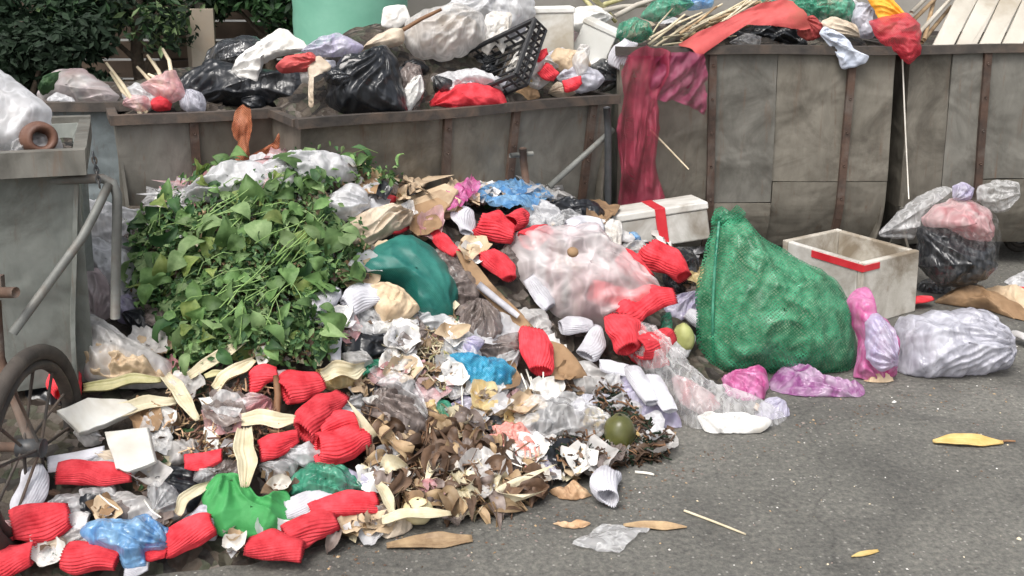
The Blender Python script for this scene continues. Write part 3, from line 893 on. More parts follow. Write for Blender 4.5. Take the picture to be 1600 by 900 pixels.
def tank():
    t = thing('water_tank', (-0.72, 6.2, 0)); tag(t, 'large round sea-green plastic tank standing behind the heaped bin', 'tank')
    c = np.array([at_y((548, 30), 6.2)[0][0], 6.2, 0]); r = 0.34
    prof = [(0.96, 0), (1, .05)] + [(1 + 0.012 * (k % 2), .1 + .07 * k) for k in range(26)] + [(.9, 1.98), (.5, 2.08), (.2, 2.1)]
    V = []; n = 48
    for i, (rr, z) in enumerate(prof):
        for k in range(n):
            a = 2 * math.pi * k / n; V.append(c + np.array([math.cos(a) * r * rr, math.sin(a) * r * rr, z]))
    obj('shell', V, [tuple(reversed(q)) for q in grid_faces(len(prof), n, False, True)], M['tank_green'], t)
    th = np.linspace(0, 2 * math.pi, 24)
    bar('lid', [c + np.array([0, 0, 2.1]), c + np.array([0, 0, 2.16])], .09, M['tank_green'], t, 20)
tank()
def post():
    t = thing('wall_post', (-1.98, 6.6, 0)); tag(t, 'beige square post with leaning pale board beside it', 'post')
    x = at_y((312, 60), 6.6)[0][0]
    v, f = frame_box((x, 6.6, 1.05), unit(np.array([1., 0, 0.0])), np.array([0, 1., 0]), unit(np.array([-0.03, 0, 1.])), 0.14, 0.12, 2.1, 0.006)
    obj('post', v, f, M['post_beige'], t, smooth=False)
    x2 = at_y((308, 95), 6.3)[0][0]
    v, f = frame_box((x2, 6.45, .62), np.array([1., 0, 0.0]), np.array([0, 1., 0]), UP, 0.15, 0.03, 1.18, 0.004)
    obj('board', v, f, M['post_beige'], t, smooth=False)
post()

# leaf prototypes -----------------------------------------------------------
def leaf_mesh(name, L, W, fold, curl, mat, tip=0.75, nu=7, nv=5, wav=0.0, seed=0, thick=False, lobes=0):
    G = np.zeros((nu, nv, 3))
    for i in range(nu):
        s = i / (nu - 1)
        wd = W * 0.5 * math.sin(math.pi * min(1, s ** tip)) ** 0.8 * (1 + lobes * math.sin(s * 15))
        wd = max(wd, 0.0015)
        for j in range(nv):
            q = j / (nv - 1) * 2 - 1
            y = q * wd
            z = fold * abs(q) * wd - curl * L * (s - 0.45) ** 2 * (1 + 0.4 * q) + wav * W * float(vn(np.array([s * 4 + seed, q * 2.2, seed * 1.7]), 3))
            G[i, j] = (s * L - L * 0.5, y, z)
    me = bpy.data.meshes.new(name)
    me.from_pydata(G.reshape(-1, 3).tolist(), [], grid_faces(nu, nv))
    me.materials.append(mat)
    me.polygons.foreach_set('use_smooth', [True] * len(me.polygons))
    return me

def orient(n, spin):
    n = unit(n); u = np.cross(n, [0.0, 1, 0.1]); u = unit(u); v = np.cross(n, u)
    a = u * math.cos(spin) + v * math.sin(spin); b = np.cross(n, a)
    return a, b, n

def mat4(pos, a, b, c, s=1.0):
    m = Matrix.Identity(4)
    for i in range(3):
        m[i][0] = a[i] * s; m[i][1] = b[i] * s; m[i][2] = c[i] * s; m[i][3] = pos[i]
    return m

def place_leaf(name, me, pos, n, spin, s, parent=None):
    o = bpy.data.objects.new(name, me); COL.objects.link(o)
    a, b, c = orient(n, spin)
    if parent is not None:
        o.parent = parent
        pos = np.asarray(pos) - np.array(parent['_o'])
    o.matrix_local = mat4(pos, a, b, c, s)
    return o

def foliage(name, centers, rad, count, size, mats, seed, parent):
    """crown of many small leaf faces"""
    g = np.random.default_rng(seed); V = []; F = []; mi = []
    for k in range(count):
        c = centers[g.integers(len(centers))]
        d = g.normal(size=3); d /= np.linalg.norm(d)
        p = np.array(c) + d * rad * (g.random() ** 0.5) * np.array([1, .7, .8])
        nrm = unit(d * 0.6 + g.normal(size=3) * 0.6 + UP * 0.5)
        a, b, n = orient(nrm, g.random() * 6.28)
        s = size * (0.6 + 0.8 * g.random())
        i0 = len(V)
        V += [p - a * s, p + b * s * .42 + n * s * .1, p + a * s, p - b * s * .42 + n * s * .1]
        F.append((i0, i0 + 1, i0 + 2, i0 + 3)); mi.append(int(g.integers(len(mats))))
    return obj(name, V, F, None, parent, smooth=False, mats=mats, mi=mi)

def shrub(label, px, py, Y, spread, count, seed, size=0.035, mats=None, name='tree'):
    base = at_y((px, py), Y)[0]; gx = base[0]
    t = thing(name, (gx, Y, 0)); tag(t, label, 'tree' if name == 'tree' else 'shrub', 'dark trees behind the bins')
    g = np.random.default_rng(seed)
    cs = [base + np.array([g.uniform(-1, 1) * spread, g.uniform(-.3, .3), g.uniform(-.45, .5) * spread]) for _ in range(14)]
    top = base[2] + 0.3
    path = [np.array([gx + 0.03 * math.sin(z * 5), Y, z]) for z in np.linspace(0, top, 8)]
    v, f = tube(path, np.linspace(0.06, 0.025, 8), 8); obj('trunk', v, f, M['bark'], t)
    for k in range(6):
        c = cs[k]; s = np.array([gx, Y, max(.4, c[2] - 0.35)])
        v, f = tube([s, (s + c) / 2 + UP * .05, c], [0.02, 0.014, 0.006], 6); obj('limb', v, f, M['bark'], t)
    foliage('crown', cs, spread * 0.42, count, size, mats or [M['leaf_dark'], M['leaf_dark'], M['leaf_mid']], seed, t)
shrub('dense dark tree over the blue-grey bin', 20, 20, 6.3, 0.5, 8000, 1, mats=[M['leaf_deep']])
shrub('dark leafy tree with yellowish shoots in front of the board fence', 215, -10, 6.5, 0.55, 3600, 2, mats=[M['leaf_dark'], M['leaf_deep'], M['leaf_deep'], M['leaf_light']])
shrub('green leafy tree between the beige post and the green tank', 425, -5, 6.7, 0.5, 8000, 3, mats=[M['leaf_dark'], M['leaf_deep'], M['leaf_dark']])
shrub('low dark bush behind the netted rubbish on the blue-grey bin', 40, 115, 5.9, 0.42, 7500, 4, mats=[M['leaf_deep']], name='shrub')
shrub('leafy tree rising behind the rendered wall', 1100, -120, 8.2, 1.2, 4000, 5, mats=[M['leaf_dark'], M['leaf_mid'], M['leaf_mid']])

def added_shade_tree():  # out-of-view canopy, added to darken the background on the left
    t = thing('tree', (-2.6, 7.9, 0)); tag(t, 'large unseen tree added overhead to shade the fence corner', 'tree')
    v, f = tube([np.array([-2.6 + .05 * math.sin(z * 3), 7.9, z]) for z in np.linspace(0, 4.2, 10)], np.linspace(.16, .07, 10), 10); obj('trunk', v, f, M['bark'], t)
    g = np.random.default_rng(77); cs = []
    for k in range(34):
        c = np.array([g.uniform(-5.2, .2), g.uniform(5.6, 8.6), g.uniform(2.7, 4.6)]); cs.append(c)
        if k < 12:
            s0 = np.array([-2.6, 7.9, g.uniform(2.2, 4.0)]); v, f = tube([s0, (s0 + c) / 2 + UP * .15, c], [.05, .03, .012], 7); obj('limb', v, f, M['bark'], t)
    foliage('crown', cs, .62, 15000, .07, [M['leaf_dark'], M['leaf_mid']], 78, t)
added_shade_tree()

# ------------------------------------------------------------------ item generators
def spline(pts, n):
    P = np.asarray(pts, float); k = len(P); out = []
    seg = np.linalg.norm(np.roll(P, -1, 0) - P, axis=1); cum = np.concatenate([[0], np.cumsum(seg)])
    for s in np.linspace(0, cum[-1], n, endpoint=False):
        i = min(int(np.searchsorted(cum, s, 'right') - 1), k - 1); t = (s - cum[i]) / max(seg[i], 1e-9)
        p0, p1, p2, p3 = P[i - 1], P[i], P[(i + 1) % k], P[(i + 2) % k]
        tn = 0.26
        m1 = (p2 - p0) * tn; m2 = (p3 - p1) * tn
        out.append((2 * t**3 - 3 * t**2 + 1) * p1 + (t**3 - 2 * t**2 + t) * m1 + (-2 * t**3 + 3 * t**2) * p2 + (t**3 - t**2) * m2)
    return np.array(out)

KEEP = []
def in_keep(p):
    return any((p[0] - a) ** 2 + (p[1] - b) ** 2 < r * r for a, b, r in KEEP)
SEED = [100]
def nseed():
    SEED[0] += 1
    return SEED[0]

def plane_for(c, tilt, yaw, Y, lift, anchor):
    if anchor is not None: A = np.asarray(anchor, float)
    elif Y is not None: A = at_y(c, Y)[0]
    else: A = cast1(*c)
    if tilt is None:
        h = heap_normal(np.array(A[0]), np.array(A[1])); n = unit(h + 0.8 * unit(CAM - A))
    else:
        n = np.array([math.sin(R(yaw)) * math.cos(R(tilt)), -math.cos(R(yaw)) * math.cos(R(tilt)), math.sin(R(tilt))])
    return A + n * lift, n

def to_plane(p, A, n):
    d = rays(p)
    t = ((A - CAM) @ n) / (d @ n)
    return CAM + d * t[:, None]

def bag_geom(pts, T, Tb, A, n, wr, wf, seed, knot=None, nf=15, nr=22, nth=84, pw=(2.2, 0.55), edge=0.05, stretch=None):
    B2 = spline(pts, nth); c2 = B2.mean(0)
    B = to_plane(B2, A, n); C = to_plane([c2], A, n)[0]
    size = np.linalg.norm(B - C, axis=1).mean()
    u = unit(np.cross(n, UP) if abs(n[2]) < 0.98 else np.array([1., 0, 0])); v = np.cross(n, u)
    K = to_plane([knot], A, n)[0] if knot is not None else None
    rings = np.concatenate([[0.02], np.linspace(0, 1, nr)[1:]])
    def side(T_, sg, sd):
        s = rings[:, None, None]
        P = C + (B - C)[None] * s
        h = T_ * np.maximum(0, 1 - rings ** pw[0]) ** pw[1]
        P = P + sg * n * h[:, None, None]
        q = P.copy()
        if stretch is not None:
            ang, k_ = stretch; e = u * math.cos(R(ang)) + v * math.sin(R(ang))
            q = q - (q @ e)[..., None] * e * (1 - 1 / k_)
        kk = 1.0 if K is None else 0.6
        d = wr * size * kk * (crumple(q * wf, sd, 3) * 0.62 + 0.55 * fbm(q * wf * 0.38, sd + 3, 2))
        if K is not None:
            r = P - K; th = np.arctan2(r @ v, r @ u); dist = np.linalg.norm(r, axis=-1)
            fo = 1 - np.abs(np.sin(th * nf * 0.5 + 4.0 * vn(q * 6, sd + 9)))
            fo2 = 1 - np.abs(np.sin(th * nf * 0.93 + 5.0 * vn(q * 8 + 4, sd + 19)))
            d = d + wr * size * (1.05 * fo + 0.5 * fo2 - 0.6) * np.clip(1.25 - dist / (size * 2.6), 0.12, 1) * np.clip(dist / (size * 0.35), 0, 1)
        fade = np.clip((1 - rings) * 5, 0, 1)[:, None]
        P = P + sg * n * (d * (0.15 + 0.85 * fade))[..., None]
        return P
    # ragged edge
    jit = edge * size * crumple(B * wf * 1.3, seed + 5, 2)
    B = B + unit_rows(B - C) * jit[:, None]
    Fp = side(T, 1, seed); Bp = side(Tb, -1, seed + 50)
    Bp[-1] = Fp[-1]
    V = np.concatenate([Fp.reshape(-1, 3), Bp[:-1].reshape(-1, 3)])
    F = grid_faces(nr, nth, False, True)
    off = nr * nth
    Fb = [tuple(reversed([i + off for i in f])) for f in grid_faces(nr - 1, nth, False, True)]
    for k in range(nth):
        k2 = (k + 1) % nth
        a, b = off + (nr - 2) * nth + k, off + (nr - 2) * nth + k2
        c, d = (nr - 1) * nth + k2, (nr - 1) * nth + k
        Fb.append((b, a, d, c))
    F.append(tuple(reversed(range(nth))))
    F.append(tuple(range(off, off + nth)))
    V[:, 2] = np.maximum(V[:, 2], 0.003)
    return V, F, C

def unit_rows(a):
    return a / (np.linalg.norm(a, axis=-1, keepdims=True) + 1e-9)

WF = 1.9
def bag(name, label, cat, pts, mat, T=0.06, Tb=None, tilt=None, yaw=0, Y=None, lift=None, wr=0.16, wf=9, knot=None, nf=15, group=None, anchor=None, parent=None, edge=0.05, stretch=None, pw=(2.5, 0.72), nr=26, nth=92):
    Tb = T * 0.7 if Tb is None else Tb
    if knot is None and ('film' in mat or 'cloth' in mat or mat == 'net_teal'):
        q = np.asarray(pts, float); c0 = q.mean(0); dd = np.linalg.norm(q - c0, axis=1) * np.array([random.uniform(.75, 1.1) for _ in q])
        knot = tuple(c0 + (q[dd.argmax()] - c0) * 1.02); nf = random.randint(8, 17)
    c = np.mean(np.asarray(pts, float), 0)
    KEEP.append((c[0], c[1], .8 * np.linalg.norm(np.asarray(pts, float) - c, axis=1).mean()))
    A, n = plane_for(c, tilt, yaw, Y, T * 0.25 if lift is None else lift, anchor)
    V, F, C = bag_geom(pts, T, Tb, A, n, wr, wf * WF, nseed(), knot, nf, nr, nth, pw, edge, stretch)
    o = obj(name, V, F, M[mat], parent)
    if label: tag(o, label, cat, group)
    return o

def sheet(name, label, cat, pts, mat, amp=0.02, wf=12, lift=0.012, Y=None, tilt=None, yaw=0, conform=True, group=None, anchor=None, nr=14, nth=56, edge=0.06, stretch=None, parent=None, curl=0.0, sag=0.0):
    wf = wf * 1.8
    sd = nseed(); B2 = spline(pts, nth); c2 = B2.mean(0)
    rings = np.concatenate([[0.02], np.linspace(0, 1, nr)[1:]])
    P2 = c2 + (B2 - c2)[None] * rings[:, None, None]
    if Y is None and anchor is None and conform:
        P = cast(P2.reshape(-1, 2)).reshape(nr, nth, 3)
        n = heap_normal(P[..., 0], P[..., 1])
    else:
        A, n0 = plane_for(c2, tilt, yaw, Y, 0, anchor)
        P = to_plane(P2.reshape(-1, 2), A, n0).reshape(nr, nth, 3); n = np.broadcast_to(n0, P.shape)
    size = np.linalg.norm(P[-1] - P[0], axis=-1).mean()
    q = P.copy()
    if stretch is not None:
        nn = unit(n.reshape(-1, 3).mean(0)); u = unit(np.cross(nn, UP)); v = np.cross(nn, u)
        e = u * math.cos(R(stretch[0])) + v * math.sin(R(stretch[0]))
        q = q - (q @ e)[..., None] * e * (1 - 1 / stretch[1])
    d = amp * (crumple(q * wf, sd, 3) + 0.5 * fbm(q * wf * 0.5, sd, 2)) + amp * 0.9 + lift
    d = d + curl * (rings[:, None] ** 3) * (0.5 + 0.5 * vn(P * 8, sd + 4)) - sag * (rings[:, None] ** 2)
    P = P + n * d[..., None]
    jit = edge * size * crumple(P[-1] * wf * 1.4, sd + 5, 2)
    P[-1] += unit_rows(P[-1] - P[0]) * jit[:, None]
    V = P.reshape(-1, 3)
    V[:, 2] = np.maximum(V[:, 2], 0.004)
    F = grid_faces(nr, nth, False, True); F.append(tuple(reversed(range(nth))))
    o = obj(name, V, F, M[mat], parent)
    if label: tag(o, label, cat, group)
    return o

def sleeve(label, p0, p1, wpx, mat='foam_red', Y=None, flat=0.72, lift=0.0, group=None, name='foam_sleeve', wide=1.0, wide2=0.85, bend=0.14, ribs=26, up=None):
    """foam net fruit sleeve: ribbed open tube between two photo points"""
    sd = nseed()
    for q_ in (.2, .5, .8): KEEP.append((p0[0] * (1 - q_) + p1[0] * q_, p0[1] * (1 - q_) + p1[1] * q_, wpx * .5 + 9))
    if Y is None:
        a = cast1(*p0); b = cast1(*p1)
    else:
        Y = Y if isinstance(Y, tuple) else (Y, Y)
        a = at_y(p0, Y[0])[0]; b = at_y(p1, Y[1])[0]
    r = wpx * 0.5 * mpp((a + b) / 2)
    if Y is None:                                   # do not let the tube run off along the slope
        mid = (a + b) / 2
        n = heap_normal(np.array(mid[0]), np.array(mid[1]))
        Lmax = 0.21
        if np.linalg.norm(b - a) > Lmax:
            w_ = unit(CAM - mid)
            pl = unit(n + 1.2 * w_)
            a = to_plane([p0], mid, pl)[0]; b = to_plane([p1], mid, pl)[0]
        off = n * (r * flat * 0.8 + lift)
        a = a + off; b = b + off
    else:
        n = unit(np.array([0, -0.6, 0.8]))
    if up is not None: n = unit(up)
    ax = unit(b - a); w_ = unit(np.cross(n, ax)); nn = np.cross(ax, w_)
    nu, nv = 19, ribs * 6
    wide *= np.random.default_rng(sd).uniform(.9, 1.12); wide2 *= np.random.default_rng(sd + 1).uniform(.7, 1.15)
    th = np.linspace(0, 2 * math.pi, nv, endpoint=False)
    G = np.zeros((nu + 3, nv, 3)); g = np.random.default_rng(sd)
    ph = g.random() * 6; tw = g.uniform(0.45, 1.2) * (1 if g.random() < .5 else -1)
    for i in range(nu):
        s = i / (nu - 1)
        prof = (wide * (1 - s) + wide2 * s) * (1 - 0.16 * (2 * s - 1) ** 4) * (0.92 + 0.16 * math.sin(math.pi * s))
        rib = 1.035 - 0.14 * (1 - np.abs(np.sin(0.5 * (ribs * th + ribs * tw * s)))) ** 1.6
        lump = 1 + 0.22 * vn(np.stack([np.cos(th) * 1.5 + sd, np.sin(th) * 1.5, np.full(nv, s * 3.0)], -1), sd)
        ctr = a + (b - a) * s + w_ * bend * r * 2 * math.sin(s * 3.1 + ph) - UP * 0.0
        rad = r * prof * rib * lump
        jag = 0.05 * r * np.sin(ribs * th + ribs * tw * s) * (1 if i in (0, nu - 1) else 0)
        G[i + 1] = ctr + np.cos(th)[:, None] * w_ * rad[:, None] + np.sin(th)[:, None] * nn * (rad * flat)[:, None] + ax * jag[:, None]
    c0 = a; c1 = b                                  # lips roll inwards at both ends
    G[0] = c0 + (G[1] - c0) * 0.86 + ax * r * 0.25
    G[nu + 1] = c1 + (G[nu] - c1) * 0.84 - ax * r * 0.25
    G[nu + 2] = c1 + (G[nu] - c1) * 0.72 - ax * r * 0.75
    V = G.reshape(-1, 3)
    V = V + 0.17 * r * np.stack([vn(V * 20 + 3, sd), vn(V * 20 + 40, sd), vn(V * 20 + 80, sd)], -1)
    lo = V[:, 2].min()
    if lo < 0.003: V[:, 2] += 0.003 - lo
    o = obj(name, V, grid_faces(nu + 3, nv, False, True), M[mat])
    tag(o, label, 'foam sleeve', group)
    return o

def strip(name, label, cat, p0, p1, wpx, mat, cup=0.6, Y=None, lift=0.05, arch=0.03, tip=(0.72, 0.42), group=None, twist=0.3, parent=None):
    """long curved husk / leaf blade, thin but solid"""
    sd = nseed(); g = np.random.default_rng(sd)
    for q_ in (.15, .4, .6, .85): KEEP.append((p0[0] * (1 - q_) + p1[0] * q_, p0[1] * (1 - q_) + p1[1] * q_, wpx * .5 + 9))
    if Y is None: a = cast1(*p0); b = cast1(*p1)
    else: a = at_y(p0, Y)[0]; b = at_y(p1, Y)[0]
    mid = (a + b) / 2; hw = wpx * 0.5 * mpp(mid)
    n = unit(heap_normal(np.array(mid[0]), np.array(mid[1])) + 0.5 * unit(CAM - mid)) if Y is None else unit(np.array([0, -.7, .7]))
    if Y is None and np.linalg.norm(b - a) > 0.3:
        a = to_plane([p0], mid, n)[0]; b = to_plane([p1], mid, n)[0]
    ax = unit(b - a); w_ = unit(np.cross(n, ax)); nn = np.cross(ax, w_); L = np.linalg.norm(b - a)
    nu, nv = 16, 15
    G = np.zeros((nu, nv, 3))
    for i in range(nu):
        s = i / (nu - 1)
        wd = hw * (tip[0] + (1 - tip[0]) * min(1, s / .3)) * (tip[1] + (1 - tip[1]) * min(1, (1 - s) / .35))
        tq = twist * (s - .5) + 0.25 * vn(np.array([s * 3, sd, 0.3]), sd)
        ww = w_ * math.cos(tq) + nn * math.sin(tq); n2 = -w_ * math.sin(tq) + nn * math.cos(tq)
        for j in range(nv):
            q = j / (nv - 1) * 2 - 1
            rip = 0.10 * hw * math.sin(q * 17 + sd) + 0.06 * hw * math.sin(q * 31 + sd * 2)
            G[i, j] = a + (b - a) * s + ww * q * wd + n2 * (lift + cup * wd * (q * q) + arch * L * math.sin(math.pi * s) + rip + 0.15 * hw * float(vn(np.array([s * 5, q * 1.5, sd]), sd)))
    V, F = shell(G, -n * 0.003)
    V[:, 2] = np.maximum(V[:, 2], 0.003)
    o = obj(name, V, F, M[mat], parent)
    if label: tag(o, label, cat, group)
    return o

def stick(label, p0, p1, wpx, mat='skewer', Y=None, lift=0.01, group=None, name='stick', cat='stick', parent=None, lifts=None):
    a, b = (cast1(*p0), cast1(*p1)) if Y is None else (at_y(p0, Y)[0], at_y(p1, Y)[0])
    if lifts: a = cast1(*p0, lifts[0]); b = cast1(*p1, lifts[1]); lift = 0
    r = wpx * 0.5 * mpp((a + b) / 2)
    a = a + UP * (lift + r); b = b + UP * (lift + r)
    g = np.random.default_rng(nseed())
    mid = (a + b) / 2 + g.normal(size=3) * 0.003
    v, f = tube([a, (a * .5 + mid * .5), mid, (b * .5 + mid * .5), b], [r, r * .97, r * .93, r * .9, r * .7], 7)
    v[:, 2] = np.maximum(v[:, 2], 0.002)
    o = obj(name, v, f, M[mat], parent)
    if label: tag(o, label, cat, group)
    return o

def board(name, label, cat, pts, mat, thick=0.02, tilt=None, yaw=0, Y=None, lift=0.02, group=None, anchor=None, parent=None):
    c = np.mean(np.asarray(pts, float), 0)
    KEEP.append((c[0], c[1], 1.0 * np.linalg.norm(np.asarray(pts, float) - c, axis=1).mean()))
    A, n = plane_for(c, tilt, yaw, Y, lift, anchor)
    P = to_plane(pts, A, n); k = len(P)
    # subdivide outline so the edges are a bit uneven
    Q = []
    for i in range(k):
        for s in (0, .33, .66):
            p = P[i] * (1 - s) + P[(i + 1) % k] * s
            Q.append(p + rng.normal(size=3) * 0.0015)
    Q = np.array(Q); m = len(Q); C = Q.mean(0)
    I = C + (Q - C) * 0.965 + n * 0.003
    V = np.concatenate([I, Q, Q - n * thick]); V[:, 2] = np.maximum(V[:, 2], 0.003)
    F = [tuple(range(m)), tuple(reversed(range(2 * m, 3 * m)))]
    for i in range(m):
        j = (i + 1) % m
        F.append((i, i + m, j + m, j)); F.append((i + m, i + 2 * m, j + 2 * m, j + m))
    bm_o = obj(name, V, F, M[mat], parent, smooth=False)
    bmx = bmesh.new(); bmx.from_mesh(bm_o.data); bmesh.ops.recalc_face_normals(bmx, faces=bmx.faces[:]); bmx.to_mesh(bm_o.data); bmx.free()
    if label: tag(bm_o, label, cat, group)
    return bm_o

def lump(name, label, cat, c, rx, ry, mat, Y=None, rough=0.06, lift=0.0, parent=None, group=None, wf=2.0):
    A = cast1(*c) if Y is None else at_y(c, Y)[0]
    k = mpp(A); a = rx * k; b = ry * k
    A = A + UP * lift
    if Y is None: A = A + heap_normal(np.array(A[0]), np.array(A[1])) * min(a, b) * 0.5
    nu, nv = 24, 16; sd = nseed()
    V = []
    for j in range(nv):
        p_ = math.pi * (j + .5) / nv
        for i in range(nu):
            t_ = 2 * math.pi * i / nu
            d = np.array([math.sin(p_) * math.cos(t_), math.sin(p_) * math.sin(t_), math.cos(p_)])
            V.append(A + d * np.array([a, (a + b) / 2, b]) * (1 + rough * float(fbm(d * wf + sd, sd, 3))))
    V = np.array(V); F = [tuple(reversed(q)) for q in grid_faces(nv, nu, False, True)] + [tuple(range(nu)), tuple(reversed(range((nv - 1) * nu, nv * nu)))]
    lo = V[:, 2].min()
    if lo < 0.003: V[:, 2] += 0.003 - lo
    o = obj(name, V, F, M[mat], parent)
    if label: tag(o, label, cat, group)
    return o

def on_bin(b, px, py, back):
    A = np.array(b['_A']); ay = np.array(b['_ay']); d = rays([(px, py)])[0]
    t_ = ((A + ay * back - CAM) @ ay) / (d @ ay)
    return CAM + d * t_

# ------------------------------------------------------------------ heap: left side, around the near cart
RG, WG = 'red foam fruit sleeves', 'white foam fruit sleeves'
for lab, a, b, wd in [
    ('red foam fruit sleeve leaning beside the spoked wheel rim', (96, 634), (117, 578), 48),
    ('red foam fruit sleeve lying flat under the white ribbed one', (92, 757), (207, 752), 45),
    ('red foam fruit sleeve beside the white paper cup, wide end up', (28, 840), (113, 812), 54),
    ('short red foam sleeve end poking from under another at the wheel foot', (-12, 857), (32, 849), 27),
    ('red foam fruit sleeve on the asphalt in front of the wheel', (-14, 886), (58, 877), 46),
    ('red foam fruit sleeve in front of the crumpled blue bag', (107, 877), (188, 892), 46),
    ('red foam fruit sleeve squeezed under the blue bag edge', (228, 870), (264, 874), 26),
    ('red foam fruit sleeve between the blue bag and the green cloth', (264, 860), (338, 838), 52),
    ('small dark red foam sleeve by the broken foam tile', (292, 730), (350, 722), 28),
    ('red foam sleeve behind the brown stub of stick', (390, 606), (436, 598), 38),
    ('squashed red foam sleeve behind the pile of red sleeves', (440, 628), (492, 602), 58),
    ('standing red foam sleeve with its open end turned up', (468, 690), (524, 626), 52),
    ('red foam sleeve wedged in the middle of the red pile', (490, 686), (556, 670), 40),
    ('red foam sleeve above the green plastic bag', (486, 708), (568, 704), 50),
    ('red foam sleeve with gaping mouth beside the cut husk', (402, 708), (466, 694), 42),
    ('red foam sleeve beside the white sleeve on the green cloth', (484, 818), (583, 790), 42),
    ('red foam sleeve lying on the asphalt edge below the green cloth', (440, 853), (522, 834), 46),
    ('red foam sleeve farthest out on the bare asphalt', (386, 866), (472, 884), 42),
    ('red foam sleeve standing above the clear film with skewers', (820, 534), (829, 592), 50),
    ('red foam sleeve behind the curled cardboard flap', (740, 360), (790, 388), 58),
    ('small red foam sleeve touching the blue film', (788, 362), (814, 350), 30),
    ('red foam sleeve with its ribbed mouth facing out on the cardboard', (757, 404), (782, 446), 44),
    ('narrow red foam sleeve lying on the teal net bag', (674, 372), (708, 412), 22),
    ('small red foam sleeve tucked under the tan papers', (602, 366), (634, 361), 20),
    ('red foam sleeve spilling from the pink film bag', (996, 424), (1042, 468), 58),
    ('red foam sleeve under the mouth of the pink film bag', (940, 524), (1034, 494), 56),
    ('red foam sleeve next to the upright white sleeve', (942, 532), (968, 580), 52),
    ('red foam sleeve half under the clear twisted bag', (978, 576), (1036, 560), 46),
    ('red foam sleeve at the foot of the open foam box', (1394, 484), (1452, 478), 22),
    ('red foam sleeve lying on the torn brown paper', (1572, 470), (1612, 466), 28)]:
    sleeve(lab, a, b, wd, 'foam_red', group=RG, lift=0.02 if wd > 30 else 0.025, flat=random.uniform(.5, .75)) if not ('spilling' in lab or 'mouth of' in lab or 'upright white' in lab or 'half under' in lab) else sleeve(lab, a, b, wd, 'foam_red', group=RG, lift=.075, flat=.7)
for lab, a, b, wd, m in [
    ('white foam sleeve lying across the red one by the wheel', (78, 735), (164, 714), 30, 'foam_white'),
    ('flat white foam net standing against the wheel spokes', (54, 742), (50, 812), 42, 'foam_white'),
    ('white foam sleeve on the green cloth', (444, 804), (524, 791), 36, 'foam_white'),
    ('white foam sleeve under the pink film bag, upper of two', (868, 517), (922, 520), 28, 'foam_white'),
    ('upright white foam sleeve between cardboard and red sleeves', (907, 566), (930, 522), 36, 'foam_white'),
    ('white foam sleeve at the front of the pink film bag', (818, 444), (855, 490), 38, 'foam_white'),
    ('white foam sleeve by the dark stalks, mouth up', (985, 600), (1008, 652), 34, 'foam_white'),
    ('white foam sleeve pressed against the clear twisted bag', (1018, 610), (1044, 664), 32, 'foam_white'),
    ('white foam sleeve lying under the clear twisted bag', (930, 590), (985, 596), 26, 'foam_white'),
    ('dirty white foam sleeve near the wheel hub', (108, 818), (140, 822), 30, 'foam_dirty'),
    ('white foam net sleeve at the foot of the greens', (474, 494), (528, 470), 44, 'foam_white'),
    ('white foam net sleeve beside the tan paper bag', (536, 490), (590, 466), 46, 'foam_white'),
    ('narrow white foam net hanging below the greens', (518, 520), (521, 572), 24, 'foam_white'),
    ('white foam sleeve end poking out under the blue bag', (196, 898), (232, 896), 26, 'foam_white'),
    ('white foam sleeve stub beside the magenta film', (722, 340), (722, 374), 36, 'foam_white'),
    ('grey-white foam sleeve by the black bag beside the box', (960, 372), (985, 388), 26, 'foam_dirty'),
    ('white foam cup-shaped sleeve by the pear', (1068, 500), (1104, 526), 32, 'foam_white'),
    ('dirty white foam sleeve beside the magenta bag', (1588, 530), (1612, 545), 22, 'foam_dirty')]:
    sleeve(lab, a, b, wd, m, group=WG, lift=0.05 if 'clear twisted' in lab or 'stalks' in lab else 0.018, flat=random.uniform(.34, .6))
sleeve('white foam sleeve standing alone on the asphalt by the orange peel', (950, 800), (955, 758), 52, 'foam_white', group=WG, flat=.75, lift=0.0, wide=.9, wide2=1.0, up=(0, -.9, .3))

bag('plastic_bag', 'black sheet standing for the shade behind the spokes of the big wheel', 'bag', [(-30, 620), (30, 585), (96, 610), (124, 690), (110, 770), (40, 800), (-30, 790)], 'film_black', T=.05, Tb=.04, Y=2.72, tilt=30, wr=.2, wf=9, lift=0)  # black shape added as the darkness around the hub, no real bag
